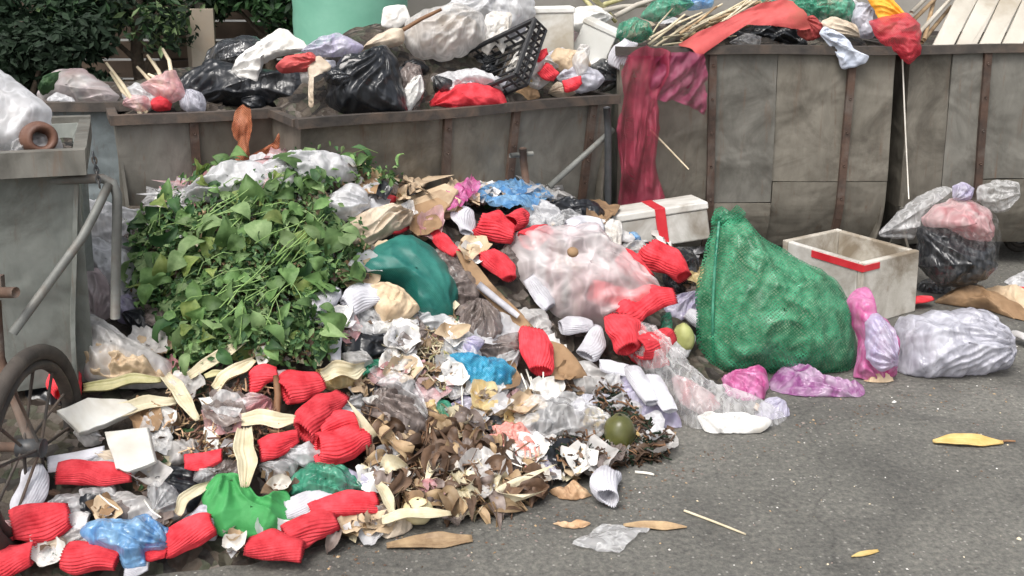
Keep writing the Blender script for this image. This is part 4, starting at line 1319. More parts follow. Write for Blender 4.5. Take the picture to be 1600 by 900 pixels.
# boards and husks
board('foam_tile', 'thin white foam tile lying under the longest husk', 'foam board', [(88, 643), (138, 622), (198, 624), (217, 638), (163, 664), (125, 676)], 'styro', 0.018, lift=0.10)
board('foam_tile', 'thin white foam tile tipped up over a dark hollow', 'foam board', [(163, 675), (230, 667), (243, 723), (200, 738), (180, 732)], 'styro', 0.018, tilt=35, lift=0.10)
board('foam_tile', 'small broken white foam chip under the husks', 'foam board', [(310, 622), (338, 620), (346, 640), (322, 648)], 'styro', 0.012, lift=0.02)
board('foam_tile', 'crumbled white foam piece beside the small dark red sleeve', 'foam board', [(318, 668), (342, 662), (342, 705), (318, 706)], 'styro', 0.02, lift=0.02)
for lab, a, b, wd, m in [
    ('long pale green-yellow husk lying over the foam tile', (138, 624), (258, 606), 24, 'husk_green'),
    ('pale yellow husk lying across both foam tiles', (158, 667), (278, 637), 28, 'husk'),
    ('pale husk slanting down towards the crumbled foam', (258, 610), (326, 664), 26, 'husk'),
    ('cut husk standing upright in the green cloth', (384, 684), (384, 776), 36, 'husk'),
    ('brown-edged husk under the tipped foam tile', (277, 818), (322, 762), 22, 'husk'),
    ('long cream husk below the greens with a thick head', (302, 600), (388, 545), 24, 'husk'),
    ('short cream husk beside the red sleeves', (343, 624), (397, 572), 28, 'husk'),
    ('thick cream husk butt sticking up under the greens', (345, 534), (388, 540), 22, 'husk'),
    ('narrow husk between the cream husks', (330, 606), (366, 584), 14, 'husk_green'),
    ('torn husk lying across the brown stub of stick', (378, 672), (462, 667), 30, 'husk'),
    ('yellow husk behind the red sleeves', (490, 600), (556, 580), 30, 'husk'),
    ('curved cream husk at the edge of the leaf litter', (596, 838), (702, 822), 26, 'husk'),
    ('cream husk scrap above the leaf litter', (582, 776), (616, 814), 24, 'husk'),
    ('yellowed husk lying in the dry leaf litter', (706, 762), (738, 810), 22, 'husk')]:
    strip('corn_husk', lab, 'husk', a, b, wd * .86, m, group='pale corn husks')
stick('brown stub of stick standing in the torn husk', (432, 652), (431, 592), 12, 'stick_brown', lifts=(0.0, 0.06))

# cloth, bags at the front left
o = bag('plastic_bag', 'crumpled clear blue plastic bag on the red sleeves by the wheel', 'bag',
        [(124, 830), (150, 810), (190, 812), (232, 804), (268, 830), (268, 857), (230, 866), (228, 886), (192, 888), (182, 868), (143, 852)], 'film_blue', T=0.06, wr=0.26, wf=14, edge=.08, lift=.05, nr=30, nth=104)
bag('green_cloth', 'crumpled grass-green cloth under the white and red sleeves', 'cloth',
    [(318, 772), (340, 742), (366, 736), (384, 752), (404, 776), (446, 766), (474, 812), (466, 836), (428, 848), (392, 842), (345, 834), (320, 808)], 'cloth_green', T=.045, Tb=.02, wr=.32, wf=7, knot=(352, 728), nf=9, nr=32, nth=120, lift=.03, edge=.08)
KEEP += [(350, 780, 32), (400, 806, 36), (440, 806, 30)]
bag('plastic_bag', 'small glossy green plastic bag below the red pile', 'bag', [(446, 755), (466, 735), (490, 720), (537, 727), (568, 768), (530, 784), (454, 776)], 'film_green', T=0.05, wr=0.3, wf=18, edge=.08)
bag('plastic_bag', 'clear plastic bag of food scraps beside the wheel', 'bag', [(72, 502), (110, 493), (150, 497), (200, 530), (250, 558), (282, 580), (270, 604), (190, 606), (140, 596), (118, 560), (92, 525)], 'film_milky', T=0.08, wr=.2, wf=10, lift=.10, knot=(70, 498), nf=26, nr=30, nth=100)
bag('food_scraps', 'pale brown food scraps inside the clear bag', 'food scraps', [(130, 530), (180, 545), (250, 575), (262, 596), (190, 600), (145, 590), (125, 560)], 'paper_tan', T=0.07, wr=.4, wf=22, lift=.09)
bag('film_wad', 'black sheet painting in the shade of the hollow under the tipped foam tile', 'film', [(222, 742), (262, 728), (304, 730), (318, 760), (300, 802), (240, 796)], 'film_black', T=.02, wr=.2, wf=12, lift=.0)  # shade of the hollow painted as a black sheet
bag('plastic_bag', 'clear crumpled bag in the dark hollow under the foam tile', 'bag', [(230, 760), (250, 748), (275, 762), (292, 800), (270, 814), (238, 806)], 'film_clear', T=0.04, wr=.3, wf=18)
bag('film_wad', 'wad of pinkish film by the wheel foot', 'film', [(-10, 822), (14, 812), (32, 824), (20, 842), (-10, 846)], 'film_pink', T=0.03, wr=.3, wf=20)
bag('film_wad', 'pinkish net film wad behind the torn husk', 'film', [(364, 630), (390, 612), (424, 622), (426, 650), (396, 664), (368, 656)], 'film_pink', T=0.04, wr=.35, wf=22)
bag('film_wad', 'clear film below the gaping red sleeve', 'film', [(404, 726), (440, 716), (466, 724), (456, 748), (420, 758)], 'film_clear', T=0.03, wr=.3, wf=20)
bag('film_wad', 'mauve-grey crumpled film over the dry leaves', 'film', [(566, 650), (580, 612), (606, 596), (640, 604), (664, 636), (670, 676), (640, 700), (604, 696), (588, 676)], 'film_brown', T=0.06, wr=.3, wf=14, nr=28, nth=96)
bag('film_wad', 'bright clear film crumpled over the mauve film', 'film', [(590, 600), (612, 580), (646, 590), (664, 626), (668, 655), (646, 640), (620, 616)], 'film_clear', T=0.04, wr=.35, wf=18, lift=.07)
bag('film_wad', 'mottled green plastic scrap beside the upright skewer', 'film', [(678, 624), (702, 628), (718, 660), (718, 686), (694, 668), (682, 648)], 'film_green', T=0.02, wr=.2, wf=20, lift=.03)
bag('film_wad', 'teal film scrap by the husks', 'film', [(566, 570), (590, 560), (604, 578), (586, 600), (566, 594)], 'film_green', T=0.02, wr=.3, wf=20)
for lab, a, b, l in [('thin white skewer over the white sleeve by the wheel', (155, 774), (186, 798), (.05, .05)), ('thin white skewer beside the blue bag', (225, 782), (252, 810), (.06, .05)),
                     ('long white skewer standing beside the blue net', (721, 560), (724, 668), (.06, .03)), ('white skewer lying across the dry leaves', (738, 708), (816, 731), (.05, .05)),
                     ('white skewer leaning in the mauve film', (610, 676), (644, 708), (.05, .04)), ('pale skewer slanting through the leaf litter', (708, 754), (752, 718), (.04, .05)),
                     ('first of four skewers standing in the clear film', (814, 585), (828, 622), (.06, .03)), ('second of four skewers standing in the clear film', (822, 578), (836, 622), (.07, .03)),
                     ('third of four skewers standing in the clear film', (829, 590), (838, 625), (.06, .03)), ('fourth of four skewers standing in the clear film', (849, 583), (846, 622), (.06, .03))]:
    stick(lab, a, b, 2.8, 'skewer', lifts=l, group='white skewers', name='skewer', cat='skewer')
stick('white plastic rod lying on the curled cardboard', (747, 450), (810, 500), 12, 'foam_white', lifts=(.05, .05), name='rod', cat='rod')

# middle of the heap
bag('net_bag', 'teal fine-mesh net bag filled tight at the centre of the heap', 'bag', [(546, 412), (566, 396), (604, 376), (640, 368), (672, 382), (700, 420), (716, 462), (708, 500), (676, 512), (650, 500), (630, 455), (590, 440), (556, 432)],
    'net_teal', T=0.10, wr=.07, wf=7, lift=.02, nr=28, nth=96)
bag('paper_bag', 'crumpled tan paper bag at the lower edge of the teal net', 'bag', [(576, 446), (606, 440), (632, 452), (656, 482), (640, 498), (600, 504), (584, 480)], 'paper_tan', T=0.04, wr=.3, wf=14, lift=.05)
bag('cloth_bundle', 'beige rag bundle above the teal net', 'cloth', [(530, 365), (560, 335), (610, 318), (645, 330), (640, 352), (600, 372), (566, 392), (548, 388)], 'cloth_beige', T=0.05, wr=.28, wf=11, lift=.03)
bag('cloth_bundle', 'dirty white rag draped below the tan paper bag', 'cloth', [(564, 506), (600, 500), (640, 496), (655, 510), (640, 522), (600, 525), (575, 522)], 'cloth_white', T=0.03, wr=.3, wf=15)
for k, (dx, dy) in enumerate(((0, 0), (-6, 9), (4, 16), (-14, 22), (6, 27))):
    board('paper_sheet', ['tan folded paper on top of the small stack', 'second tan paper of the small stack', 'third crumpled tan paper of the small stack', 'fourth brown paper of the small stack', 'lowest brown paper of the small stack'][k], 'paper',
          [(638 + dx, 308 + dy), (696 + dx, 286 + dy), (717 + dx, 297 + dy), (708 + dx, 311 + dy), (652 + dx, 321 + dy)], 'paper_tan' if k < 3 else 'cardboard', 0.008, tilt=52, lift=0.10 - 0.018 * k, group='tan papers stacked behind the teal net')
sheet('film_sheet', 'bright magenta film twisted behind the red sleeves', 'film', [(683, 326), (705, 314), (732, 305), (742, 318), (712, 342), (690, 350)], 'film_magenta', amp=.02, wf=16, lift=.05)
sheet('film_sheet', 'blue plastic film stretched along the long bin', 'film', [(738, 318), (770, 306), (812, 302), (850, 306), (862, 322), (830, 340), (790, 346), (752, 336)], 'film_blue', amp=.025, wf=12, lift=.03)
bag('plastic_bag', 'small black bag by the draw bar behind the pink bag', 'bag', [(836, 345), (850, 322), (880, 312), (900, 320), (930, 316), (945, 332), (935, 352), (880, 358)], 'film_black', T=0.06, wr=.25, wf=12, lift=.02)
bag('film_wad', 'twist of white film standing on the small black bag', 'film', [(858, 322), (862, 300), (872, 292), (880, 306), (878, 326)], 'film_white', T=0.02, wr=.3, wf=20, lift=.06)
bag('cardboard_flap', 'long curled brown cardboard flap sloping under the pink bag', 'cardboard', [(712, 392), (736, 404), (770, 446), (815, 490), (862, 545), (846, 548), (806, 515), (768, 476), (736, 440)], 'cardboard', T=0.018, wr=.1, wf=8, lift=.03, edge=.03)
bag('cardboard_flap', 'brown cardboard piece beside the upright white sleeve', 'cardboard', [(848, 532), (880, 538), (900, 560), (918, 588), (884, 592), (856, 572)], 'cardboard', T=0.015, wr=.12, wf=8, lift=.05, edge=.03)
bag('film_wad', 'grey-mauve film below the white rod', 'film', [(716, 478), (750, 466), (780, 486), (786, 520), (760, 545), (726, 536), (712, 506)], 'film_brown', T=0.05, wr=.28, wf=14)
bag('film_wad', 'pale lilac film scrap under the white rod', 'film', [(722, 532), (742, 524), (758, 534), (744, 552), (726, 552)], 'film_lavender', T=0.02, wr=.3, wf=20, lift=.05)
bag('film_wad', 'olive film trodden flat beside the red sleeve', 'film', [(744, 548), (780, 526), (812, 520), (816, 560), (800, 580), (766, 566)], 'film_brown', T=0.03, wr=.3, wf=16)
bag('net_wad', 'bright blue wad of netting below the cardboard', 'net', [(693, 557), (722, 552), (760, 556), (788, 562), (804, 578), (797, 604), (757, 621), (733, 614), (718, 592)], 'net_blue', T=0.06, wr=.3, wf=17, edge=.08)
# big pink and white translucent bag with sleeves inside
bag('plastic_bag', 'big translucent pink and white bag on top of the heap', 'bag',
    [(788, 386), (812, 362), (850, 356), (886, 352), (930, 350), (962, 386), (1002, 416), (1042, 464), (1012, 490), (960, 506), (902, 508), (852, 492), (812, 450), (794, 420)],
    'film_pinkwhite', T=0.15, Tb=0.08, wr=.13, wf=9, lift=.06, nr=34, nth=120)
for lab, a, b, wd, m in [('red foam sleeve inside the pink bag at its left shoulder', (806, 396), (850, 384), 34, 'foam_red'), ('red foam sleeve inside the pink bag near its mouth', (950, 420), (1000, 460), 44, 'foam_red'),
                         ('white foam sleeve inside the pink bag at its top', (870, 384), (930, 380), 42, 'foam_white'), ('white foam sleeve inside the pink bag at its middle', (850, 440), (930, 432), 46, 'foam_dirty'),
                         ('red foam sleeve lying deep inside the pink bag', (910, 470), (970, 485), 40, 'foam_red')]:
    sleeve(lab, a, b, wd, m, group='sleeves inside the pink bag', lift=.045)
bag('paper_wad', 'crumpled white paper on the shoulder of the pink bag', 'paper', [(925, 352), (940, 342), (970, 346), (972, 372), (968, 388), (944, 374)], 'paper_white', T=0.02, wr=.25, wf=20, lift=.09)
lump('bottle_cap', 'dark round cap lying on the pink bag', 'cap', (895, 394), 9, 8, 'cardboard', Y=3.45)
# foam box with red tape
def foam_box_taped():
    Yb = 4.28
    c = (at_y((1034, 354), Yb)[0]); t = thing('foam_box', (c[0], c[1] + .1, c[2] - .12)); tag(t, 'closed white foam box bound with red tape behind the pink bag', 'box')
    L = np.linalg.norm(at_y((1108, 330), Yb)[0] - at_y((958, 345), Yb)[0])
    ax = unit(np.array([1, 0.1, 0.13])); ay = unit(np.array([-0.1, 1, -0.10])); az = np.cross(ax, ay)
    v, f = frame_box(c + ay * .12 - az * .02, ax, ay, az, L, .24, .13, .006); obj('box_body', v, f, M['styro_grimy'], t, smooth=False)
    v, f = frame_box(c + ay * .12 + az * .062, ax, ay, az, L + .012, .252, .032, .006); obj('lid', v, f, M['styro_grimy'], t, smooth=False)
    v, f = frame_box(c + ay * .12 - ax * .0 , ax, ay, az, .045, .258, .162, .002); obj('tape', v, f, M['tape_red'], t, smooth=False)
foam_box_taped()
bag('plastic_bag', 'black translucent bag slumped between foam box and green sack', 'bag', [(1030, 400), (1052, 388), (1080, 392), (1092, 412), (1088, 444), (1062, 462), (1038, 446)], 'film_smoke', T=0.07, wr=.2, wf=12, lift=.03)
bag('film_wad', 'black film scrap in front of the taped foam box', 'film', [(984, 392), (1002, 378), (1028, 382), (1034, 400), (1010, 412), (990, 404)], 'film_black', T=0.03, wr=.35, wf=18)
bag('film_wad', 'teal-blue film scrap at the end of the taped foam box', 'film', [(974, 366), (992, 362), (1002, 374), (990, 386), (976, 384)], 'film_blue', T=0.02, wr=.3, wf=18, lift=.05)
bag('film_wad', 'white film hanging below the taped foam box', 'film', [(1040, 376), (1070, 368), (1108, 362), (1104, 392), (1080, 398), (1050, 392)], 'film_white', T=0.03, wr=.3, wf=14, lift=.06)
bag('film_wad', 'lavender film below the black translucent bag', 'film', [(1036, 482), (1060, 460), (1088, 456), (1088, 490), (1060, 500)], 'film_lavender', T=0.03, wr=.3, wf=16)
lump('pear', 'yellow-green pear beside the green sack', 'fruit', (1064, 536), 17, 23, 'fruit_pear', lift=.005, rough=.12)
bag('film_wad', 'teal striped film beside the pear', 'film', [(1034, 492), (1048, 488), (1050, 520), (1040, 530), (1032, 515)], 'film_green', T=0.02, wr=.3, wf=18, lift=.03)
# twisted clear bag with pink inside
bag('plastic_bag', 'long twisted clear bag with red inside, tail on the asphalt', 'bag',
    [(958, 512), (984, 500), (1012, 506), (1040, 546), (1090, 594), (1140, 630), (1200, 644), (1232, 652), (1214, 678), (1150, 686), (1080, 680), (1060, 646), (1030, 610), (994, 566), (966, 540)],
    'film_thin', T=0.085, wr=.16, wf=10, lift=.07, knot=(975, 500), nf=34, nr=30, nth=110)
for pts, m, T in [([(966, 520), (1000, 506), (1030, 540), (1046, 570), (1010, 576), (980, 556)], 'foam_red', .06), ([(1050, 590), (1090, 604), (1126, 634), (1100, 650), (1064, 630)], 'film_pink', .06), ([(1090, 650), (1150, 646), (1205, 656), (1190, 676), (1110, 680)], 'cloth_white', .035)]:
    bag('bag_content', {'foam_red': 'red net bundle inside the twisted clear bag', 'film_pink': 'pink film inside the twisted clear bag', 'cloth_white': 'white wad in the tail of the twisted clear bag'}[m], 'bag content', pts, m, T=T, wr=.25, wf=16, lift=.05 if T > .05 else .02)
bag('film_wad', 'white crumpled film beneath the white sleeves by the stalks', 'film', [(930, 596), (980, 588), (1030, 600), (1058, 640), (1062, 672), (1020, 672), (985, 650), (950, 622)], 'film_lavender', T=0.04, wr=.3, wf=13)
bag('plastic_bag', 'crumpled hot-pink bag at the foot of the green sack', 'bag', [(1126, 590), (1150, 580), (1190, 572), (1202, 596), (1192, 628), (1160, 632), (1134, 614)], 'film_magenta', T=0.05, wr=.25, wf=15, edge=.08)
bag('plastic_bag', 'purple and clear bag lying in front of the green sack', 'bag', [(1200, 604), (1214, 578), (1246, 568), (1270, 580), (1300, 592), (1346, 602), (1346, 626), (1296, 632), (1240, 637), (1206, 624)], 'film_purple', T=0.05, wr=.22, wf=14, edge=.08)
bag('film_wad', 'pale lavender film tail between the pink and purple bags', 'film', [(1178, 640), (1200, 622), (1226, 626), (1234, 648), (1206, 664), (1184, 658)], 'film_lavender', T=0.025, wr=.3, wf=18)
# green mesh sack
def green_sack():
    pts = [(1118, 334), (1138, 330), (1160, 336), (1184, 366), (1244, 402), (1302, 432), (1330, 480), (1339, 556), (1322, 584), (1264, 592), (1184, 584), (1116, 586), (1092, 546), (1084, 470), (1100, 400)]
    g = at_z((1225, 590), 0.0)[0]; Y = g[1] + 0.16
    A = at_y((1215, 470), Y)[0]; n = unit(np.array([0.05, -0.93, 0.34]))
    sk = bag('mesh_sack', None, None, pts, 'sack_green', T=0.20, Tb=.18, anchor=A, tilt=16, yaw=4, wr=.095, wf=5, lift=0, nr=40, nth=130, edge=.03, pw=(2.2, .62), knot=(1136, 306), nf=13)
    tag(sk, 'large stuffed green mesh sack standing on the asphalt', 'sack')
    ins = [(1215 + (x - 1215) * .955, 470 + (y - 470) * .955) for x, y in pts]
    bag('sack_filling', None, None, ins, 'sack_fill', T=0.185, Tb=.165, anchor=A, tilt=16, yaw=4, wr=.05, wf=14, lift=-.012, nr=30, nth=100, edge=.02, pw=(2.2, .62), parent=sk)
    bag('neck', None, None, [(1112, 352), (1116, 328), (1128, 322), (1140, 330), (1152, 320), (1166, 334), (1156, 354)], 'sack_green', T=.035, Tb=.03, anchor=A, tilt=16, yaw=4, wr=.3, wf=12, lift=.03, parent=sk)
    # seam along the left
    P = to_plane(spline([(1126, 336), (1121, 400), (1117, 470), (1116, 540), (1118, 584), (1117, 540), (1118, 470), (1122, 400)], 40)[:20], A, unit(np.array([math.sin(R(4)) * math.cos(R(16)), -math.cos(R(4)) * math.cos(R(16)), math.sin(R(16))])))
    nn = unit(CAM - A)
    v, f = tube(P + nn * np.interp(np.linspace(0, 1, 20), [0, .3, .7, 1], [.04, .115, .115, .03])[:, None], 0.006, 6); obj('seam', v, f, M['film_green'], sk)
green_sack()
# open foam box on the ground
def open_foam_box():
    Yc = at_z((1345, 512), 0.0)[0][1]
    C = at_y((1346, 470), Yc)[0]; C[2] = 0
    ztop = at_y((1346, 412), Yc)[0][2]
    rd = at_y((1432, 440), Yc + .2)[0] - at_y((1346, 440), Yc)[0]; rd[2] = 0; lr = np.linalg.norm(rd); rd = rd / lr
    ld = np.array([-rd[1], rd[0], 0]); ll = .44; th = .03
    t = thing('open_foam_box', C + rd * lr / 2 + ld * ll / 2); tag(t, 'open dirty foam box with red tape along its rim, behind the green sack', 'box')
    def wall(p, d, L, inn, m, trim):
        v, f = frame_box(p + d * L / 2 + inn * th / 2 + UP * (ztop / 2 - trim), d, inn, UP, L, th, ztop, .006); obj('wall', v, f, M[m], t, smooth=False)
    wall(C, rd, lr, ld, 'foam_streaked', 0); wall(C + ld * (ll - th), rd, lr, ld, 'foam_streaked', 0)
    wall(C + ld * (th + .001), ld, ll - 2 * th - .002, rd, 'styro_grimy', .001); wall(C + ld * (th + .001) + rd * (lr - th), ld, ll - 2 * th - .002, rd, 'foam_streaked', .001)
    v, f = frame_box(C + rd * lr / 2 + ld * ll / 2 + UP * .025, rd, ld, UP, lr - 2 * th - .004, ll - 2 * th - .004, .035); obj('base', v, f, M['styro_dirty'], t, smooth=False)
    for L0, L1 in ((.0, .27),):
        v, f = frame_box(C + ld * (L0 + L1) / 2 - rd * .002 + UP * (ztop - .022), ld, rd, UP, L1 - L0, .004, .03); obj('tape', v, f, M['tape_red'], t, smooth=False)
    v, f = frame_box(C + rd * .05 - ld * .002 + UP * (ztop - .022), rd, ld, UP, .1, .004, .026); obj('tape', v, f, M['tape_red'], t, smooth=False)
open_foam_box()
# right-hand bags
bag('plastic_bag', 'plump pale grey tied plastic bag lying on the asphalt', 'bag', [(1394, 522), (1408, 496), (1470, 486), (1530, 482), (1572, 510), (1588, 540), (1576, 574), (1530, 590), (1440, 598), (1404, 586)], 'film_grey', T=0.15, Tb=.12, tilt=25,
    anchor=at_y((1490, 540), at_z((1490, 594), 0)[0][1] + .12)[0], wr=.14, wf=10, knot=(1585, 540), nf=22, nr=34, nth=120, lift=0)
bag('plastic_bag', 'pink and lilac bag squeezed between sack and pale bag', 'bag', [(1322, 470), (1340, 450), (1358, 452), (1368, 484), (1402, 520), (1402, 586), (1372, 602), (1334, 592), (1340, 540)], 'film_magenta', T=0.08, tilt=20,
    anchor=at_y((1365, 530), at_z((1368, 600), 0)[0][1] + .1)[0], wr=.2, wf=12, lift=0)
bag('film_wad', 'lilac film draped over the pink bag beside the sack', 'film', [(1352, 500), (1372, 490), (1400, 520), (1402, 570), (1376, 580), (1354, 560)], 'film_lavender', T=0.05, tilt=25, anchor=at_y((1376, 540), at_z((1380, 600), 0)[0][1] + .02)[0], wr=.25, wf=14, lift=0)
bag('paper_wad', 'tan paper scrap at the foot of the pink and lilac bag', 'paper', [(1356, 580), (1386, 570), (1396, 596), (1372, 606), (1350, 604)], 'paper_tan', T=0.03, wr=.25, wf=16)
def knot_bag():
    Y = at_z((1490, 455), 0)[0][1] - 0.12
    t = bag('knotted_bag', 'tied clear bag stuffed with a black bag and pink film', 'bag', [(1430, 372), (1440, 334), (1466, 312), (1500, 300), (1530, 312), (1556, 336), (1562, 380), (1552, 430), (1520, 452), (1460, 452), (1434, 420)], 'film_sheer', T=0.16, Tb=.12, Y=Y, tilt=8, wr=.1, wf=9, knot=(1505, 298), lift=0, nr=28, nth=96)
    bag('black_bag', None, None, [(1434, 356), (1470, 352), (1510, 372), (1550, 380), (1554, 420), (1520, 446), (1466, 446), (1438, 420)], 'film_black', T=0.15, Tb=.1, Y=Y, tilt=8, wr=.14, wf=10, lift=.0, parent=t)
    bag('pink_film', None, None, [(1440, 340), (1466, 318), (1504, 308), (1540, 324), (1550, 352), (1546, 376), (1510, 374), (1476, 354), (1446, 354)], 'film_pink', T=0.155, Tb=.08, Y=Y, tilt=8, wr=.16, wf=13, lift=.0, parent=t)
    bag('knot', None, None, [(1490, 312), (1488, 292), (1504, 284), (1522, 294), (1516, 312)], 'film_lavender', T=0.03, Y=Y - .03, tilt=8, wr=.3, wf=20, lift=0, parent=t)
    bag('plastic_bag', 'empty clear bag trailing to the left of the tied bag', 'bag', [(1372, 368), (1400, 334), (1436, 306), (1470, 292), (1490, 296), (1456, 320), (1436, 350), (1428, 374)], 'film_clear', T=0.05, Y=Y + .12, tilt=15, wr=.22, wf=11, lift=0, stretch=(35, 4))
    bag('plastic_bag', 'clear crinkled bag bulging to the right behind the tied bag', 'bag', [(1526, 312), (1530, 290), (1556, 282), (1590, 284), (1594, 304), (1578, 328), (1556, 332)], 'film_clear', T=0.05, Y=Y + .2, tilt=15, wr=.25, wf=13, lift=0)
knot_bag()
bag('film_wad', 'blue-black film under the tied bag', 'film', [(1430, 446), (1450, 436), (1486, 448), (1476, 466), (1440, 466)], 'film_smoke', T=0.04, wr=.3, wf=14)
bag('paper_bag', 'torn brown paper bag beside the pale tied bag', 'bag', [(1462, 472), (1500, 446), (1524, 446), (1560, 462), (1604, 486), (1604, 520), (1576, 506), (1540, 486), (1500, 482)], 'cardboard', T=0.06, wr=.22, wf=10, lift=.03)
bag('paper_bag', 'flattened tan paper behind the torn brown bag', 'paper', [(1500, 470), (1540, 452), (1590, 446), (1620, 470), (1610, 500), (1560, 490)], 'paper_tan', T=0.05, wr=.22, wf=10, lift=.06)
bag('film_wad', 'white film wad at the base of the right bin', 'film', [(1570, 440), (1600, 424), (1620, 440), (1610, 460), (1580, 456)], 'film_white', T=0.03, wr=.3, wf=16)

# centre foreground
bag('string_wad', 'tangle of pink raffia string at the foot of the clear film', 'string', [(750, 700), (772, 668), (800, 660), (822, 666), (841, 697), (834, 721), (788, 714)], 'string_pink', T=0.05, wr=.3, wf=24, edge=.12)
for k, (a, b) in enumerate((((820, 700), (824, 776)), ((828, 704), (834, 784)), ((836, 700), (842, 770)), ((806, 706), (812, 742)), ((842, 700), (838, 758)))):
    stick('loose pink raffia strand hanging from the tangle', a, b, 3, 'string_pink', lifts=(.05, .004), group='pink raffia strands', name='raffia_strand', cat='string')
bag('film_sheet', 'crinkled clear film sheet draped over dark stalks', 'film', [(797, 657), (812, 634), (834, 617), (892, 613), (930, 636), (962, 660), (936, 684), (890, 680), (853, 682), (832, 692), (806, 678)], 'film_clear', T=0.035, Tb=.01, wr=.3, wf=14, lift=.06, nr=26, nth=96)
lump('coconut', 'olive-green coconut at the edge of the asphalt', 'coconut', (966, 704), 25, 29, 'fruit_olive', lift=-.012)
lump('onion', 'pale yellow peeled onion in the curved husk', 'onion', (652, 812), 24, 20, 'fruit_pale')
bag('film_wad', 'dark green scrap of cloth under the clear film', 'cloth', [(846, 708), (868, 704), (888, 716), (884, 732), (856, 730)], 'cloth_green', T=0.02, wr=.3, wf=20)
bag('peel', 'orange-brown fruit peel beside the lone white sleeve', 'peel', [(857, 768), (880, 764), (896, 752), (914, 762), (924, 776), (904, 788), (876, 784)], 'peel', T=0.025, wr=.35, wf=22, edge=.12)
bag('peel', 'small curl of peel on the bare asphalt', 'peel', [(864, 818), (888, 822), (904, 812), (922, 818), (910, 828), (886, 828)], 'peel', T=0.015, wr=.3, wf=24, edge=.1)
sheet('film_sheet', 'flat clear film lying on the bare asphalt', 'film', [(893, 856), (922, 838), (946, 824), (1014, 830), (992, 846), (966, 866), (930, 862)], 'film_clear', amp=.008, wf=14, lift=.004)
stick('thin pale straw lying on the bare asphalt', (1069, 800), (1165, 837), 4.5, 'stick', lift=0.0, name='straw', cat='straw')
stick('short white straw piece beside the coconut', (992, 740), (1022, 744), 5, 'skewer', lift=0.0, name='straw', cat='straw')
_lf = strip('leaf', 'large yellow leaf lying on the asphalt', 'leaf', (1458, 694), (1566, 694), 22, 'dry_y', cup=.5, lift=.008, arch=.03, tip=(.35, .2))
stick(None, (1562, 694), (1586, 693), 4, 'stick_brown', lift=.004, name='leaf_stalk', parent=_lf)
strip('leaf', 'narrow brown leaf beside the flat clear film', 'leaf', (974, 824), (1073, 826), 16, 'dry_b', cup=.2, lift=.006, arch=.02, tip=(.3, .05))
strip('leaf', 'broad brown dry leaf lying flat on the asphalt', 'leaf', (604, 856), (738, 844), 30, 'dry_b', cup=.2, lift=.006, arch=.02, tip=(.5, .5))
strip('leaf', 'tiny pale leaf far out on the asphalt', 'leaf', (1330, 872), (1372, 862), 9, 'dry_y', cup=.2, lift=.004, arch=.02, tip=(.2, .5))

# white bags behind the cart handle and on top of the greens
for lab, pts, m, T in [
    ('white plastic bag behind the bent handle', [(118, 318), (150, 314), (190, 326), (244, 340), (238, 368), (206, 392), (160, 384), (124, 366)], 'film_white', .08),
    ('white film bag low behind the handle post', [(122, 372), (160, 376), (210, 398), (222, 440), (200, 470), (150, 440), (124, 420)], 'film_white', .07),
    ('clear bag of pink scraps behind the handle post', [(120, 428), (150, 420), (172, 446), (178, 490), (150, 504), (120, 496)], 'film_pinkwhite', .06),
    ('black film scrap behind the handle post', [(142, 400), (170, 394), (200, 410), (198, 432), (160, 424)], 'film_black', .04),
    ('small pale bag at the base of the handle post', [(184, 466), (206, 462), (222, 490), (206, 508), (184, 502)], 'film_lavender', .04),
    ('dark film beneath the greens by the handle', [(190, 490), (224, 486), (250, 520), (246, 540), (210, 520)], 'film_black', .04),
    ('white plastic bag behind the top of the greens', [(284, 314), (330, 268), (380, 254), (424, 262), (440, 296), (400, 318), (340, 318)], 'film_white', .08),
    ('off-white plastic bag crowning the heap', [(398, 268), (440, 248), (500, 240), (552, 252), (556, 280), (500, 296), (440, 300)], 'film_white', .08),
    ('white plastic bag at the right of the greens', [(496, 332), (516, 304), (548, 286), (572, 300), (580, 326), (548, 348), (512, 346)], 'film_white', .06),
    ('white bag edge showing under the greens', [(240, 506), (262, 510), (280, 536), (264, 552), (246, 534)], 'film_white', .03),
    ('yellow film tuck at the top of the heap', [(546, 268), (572, 258), (596, 272), (590, 288), (560, 286)], 'film_yellow', .03),
    ('dark red film scrap at the top of the heap', [(586, 312), (606, 304), (622, 310), (610, 322), (590, 322)], 'tape_red', .02),
    ('black sheet in place of the shaded hole below the dirty white rag', [(532, 530), (570, 520), (620, 524), (612, 552), (570, 562), (536, 556)], 'film_black', .02),  # black colour stands in for shade inside this hole
    ('yellow and orange film behind the red pile', [(494, 578), (530, 572), (556, 582), (552, 604), (510, 608)], 'film_yellow', .03),
    ('pale pink film behind the red pile', [(392, 590), (430, 580), (480, 582), (478, 598), (430, 600)], 'film_pink', .03),
    ('milky film on the right of the white net sleeves', [(534, 552), (568, 548), (584, 566), (560, 580), (540, 572)], 'film_milky', .03)]:
    bag('plastic_bag' if T > .05 else 'film_wad', lab, 'bag' if T > .05 else 'film', pts, m, T=T, wr=.24, wf=12, lift=T * .4, edge=.07)

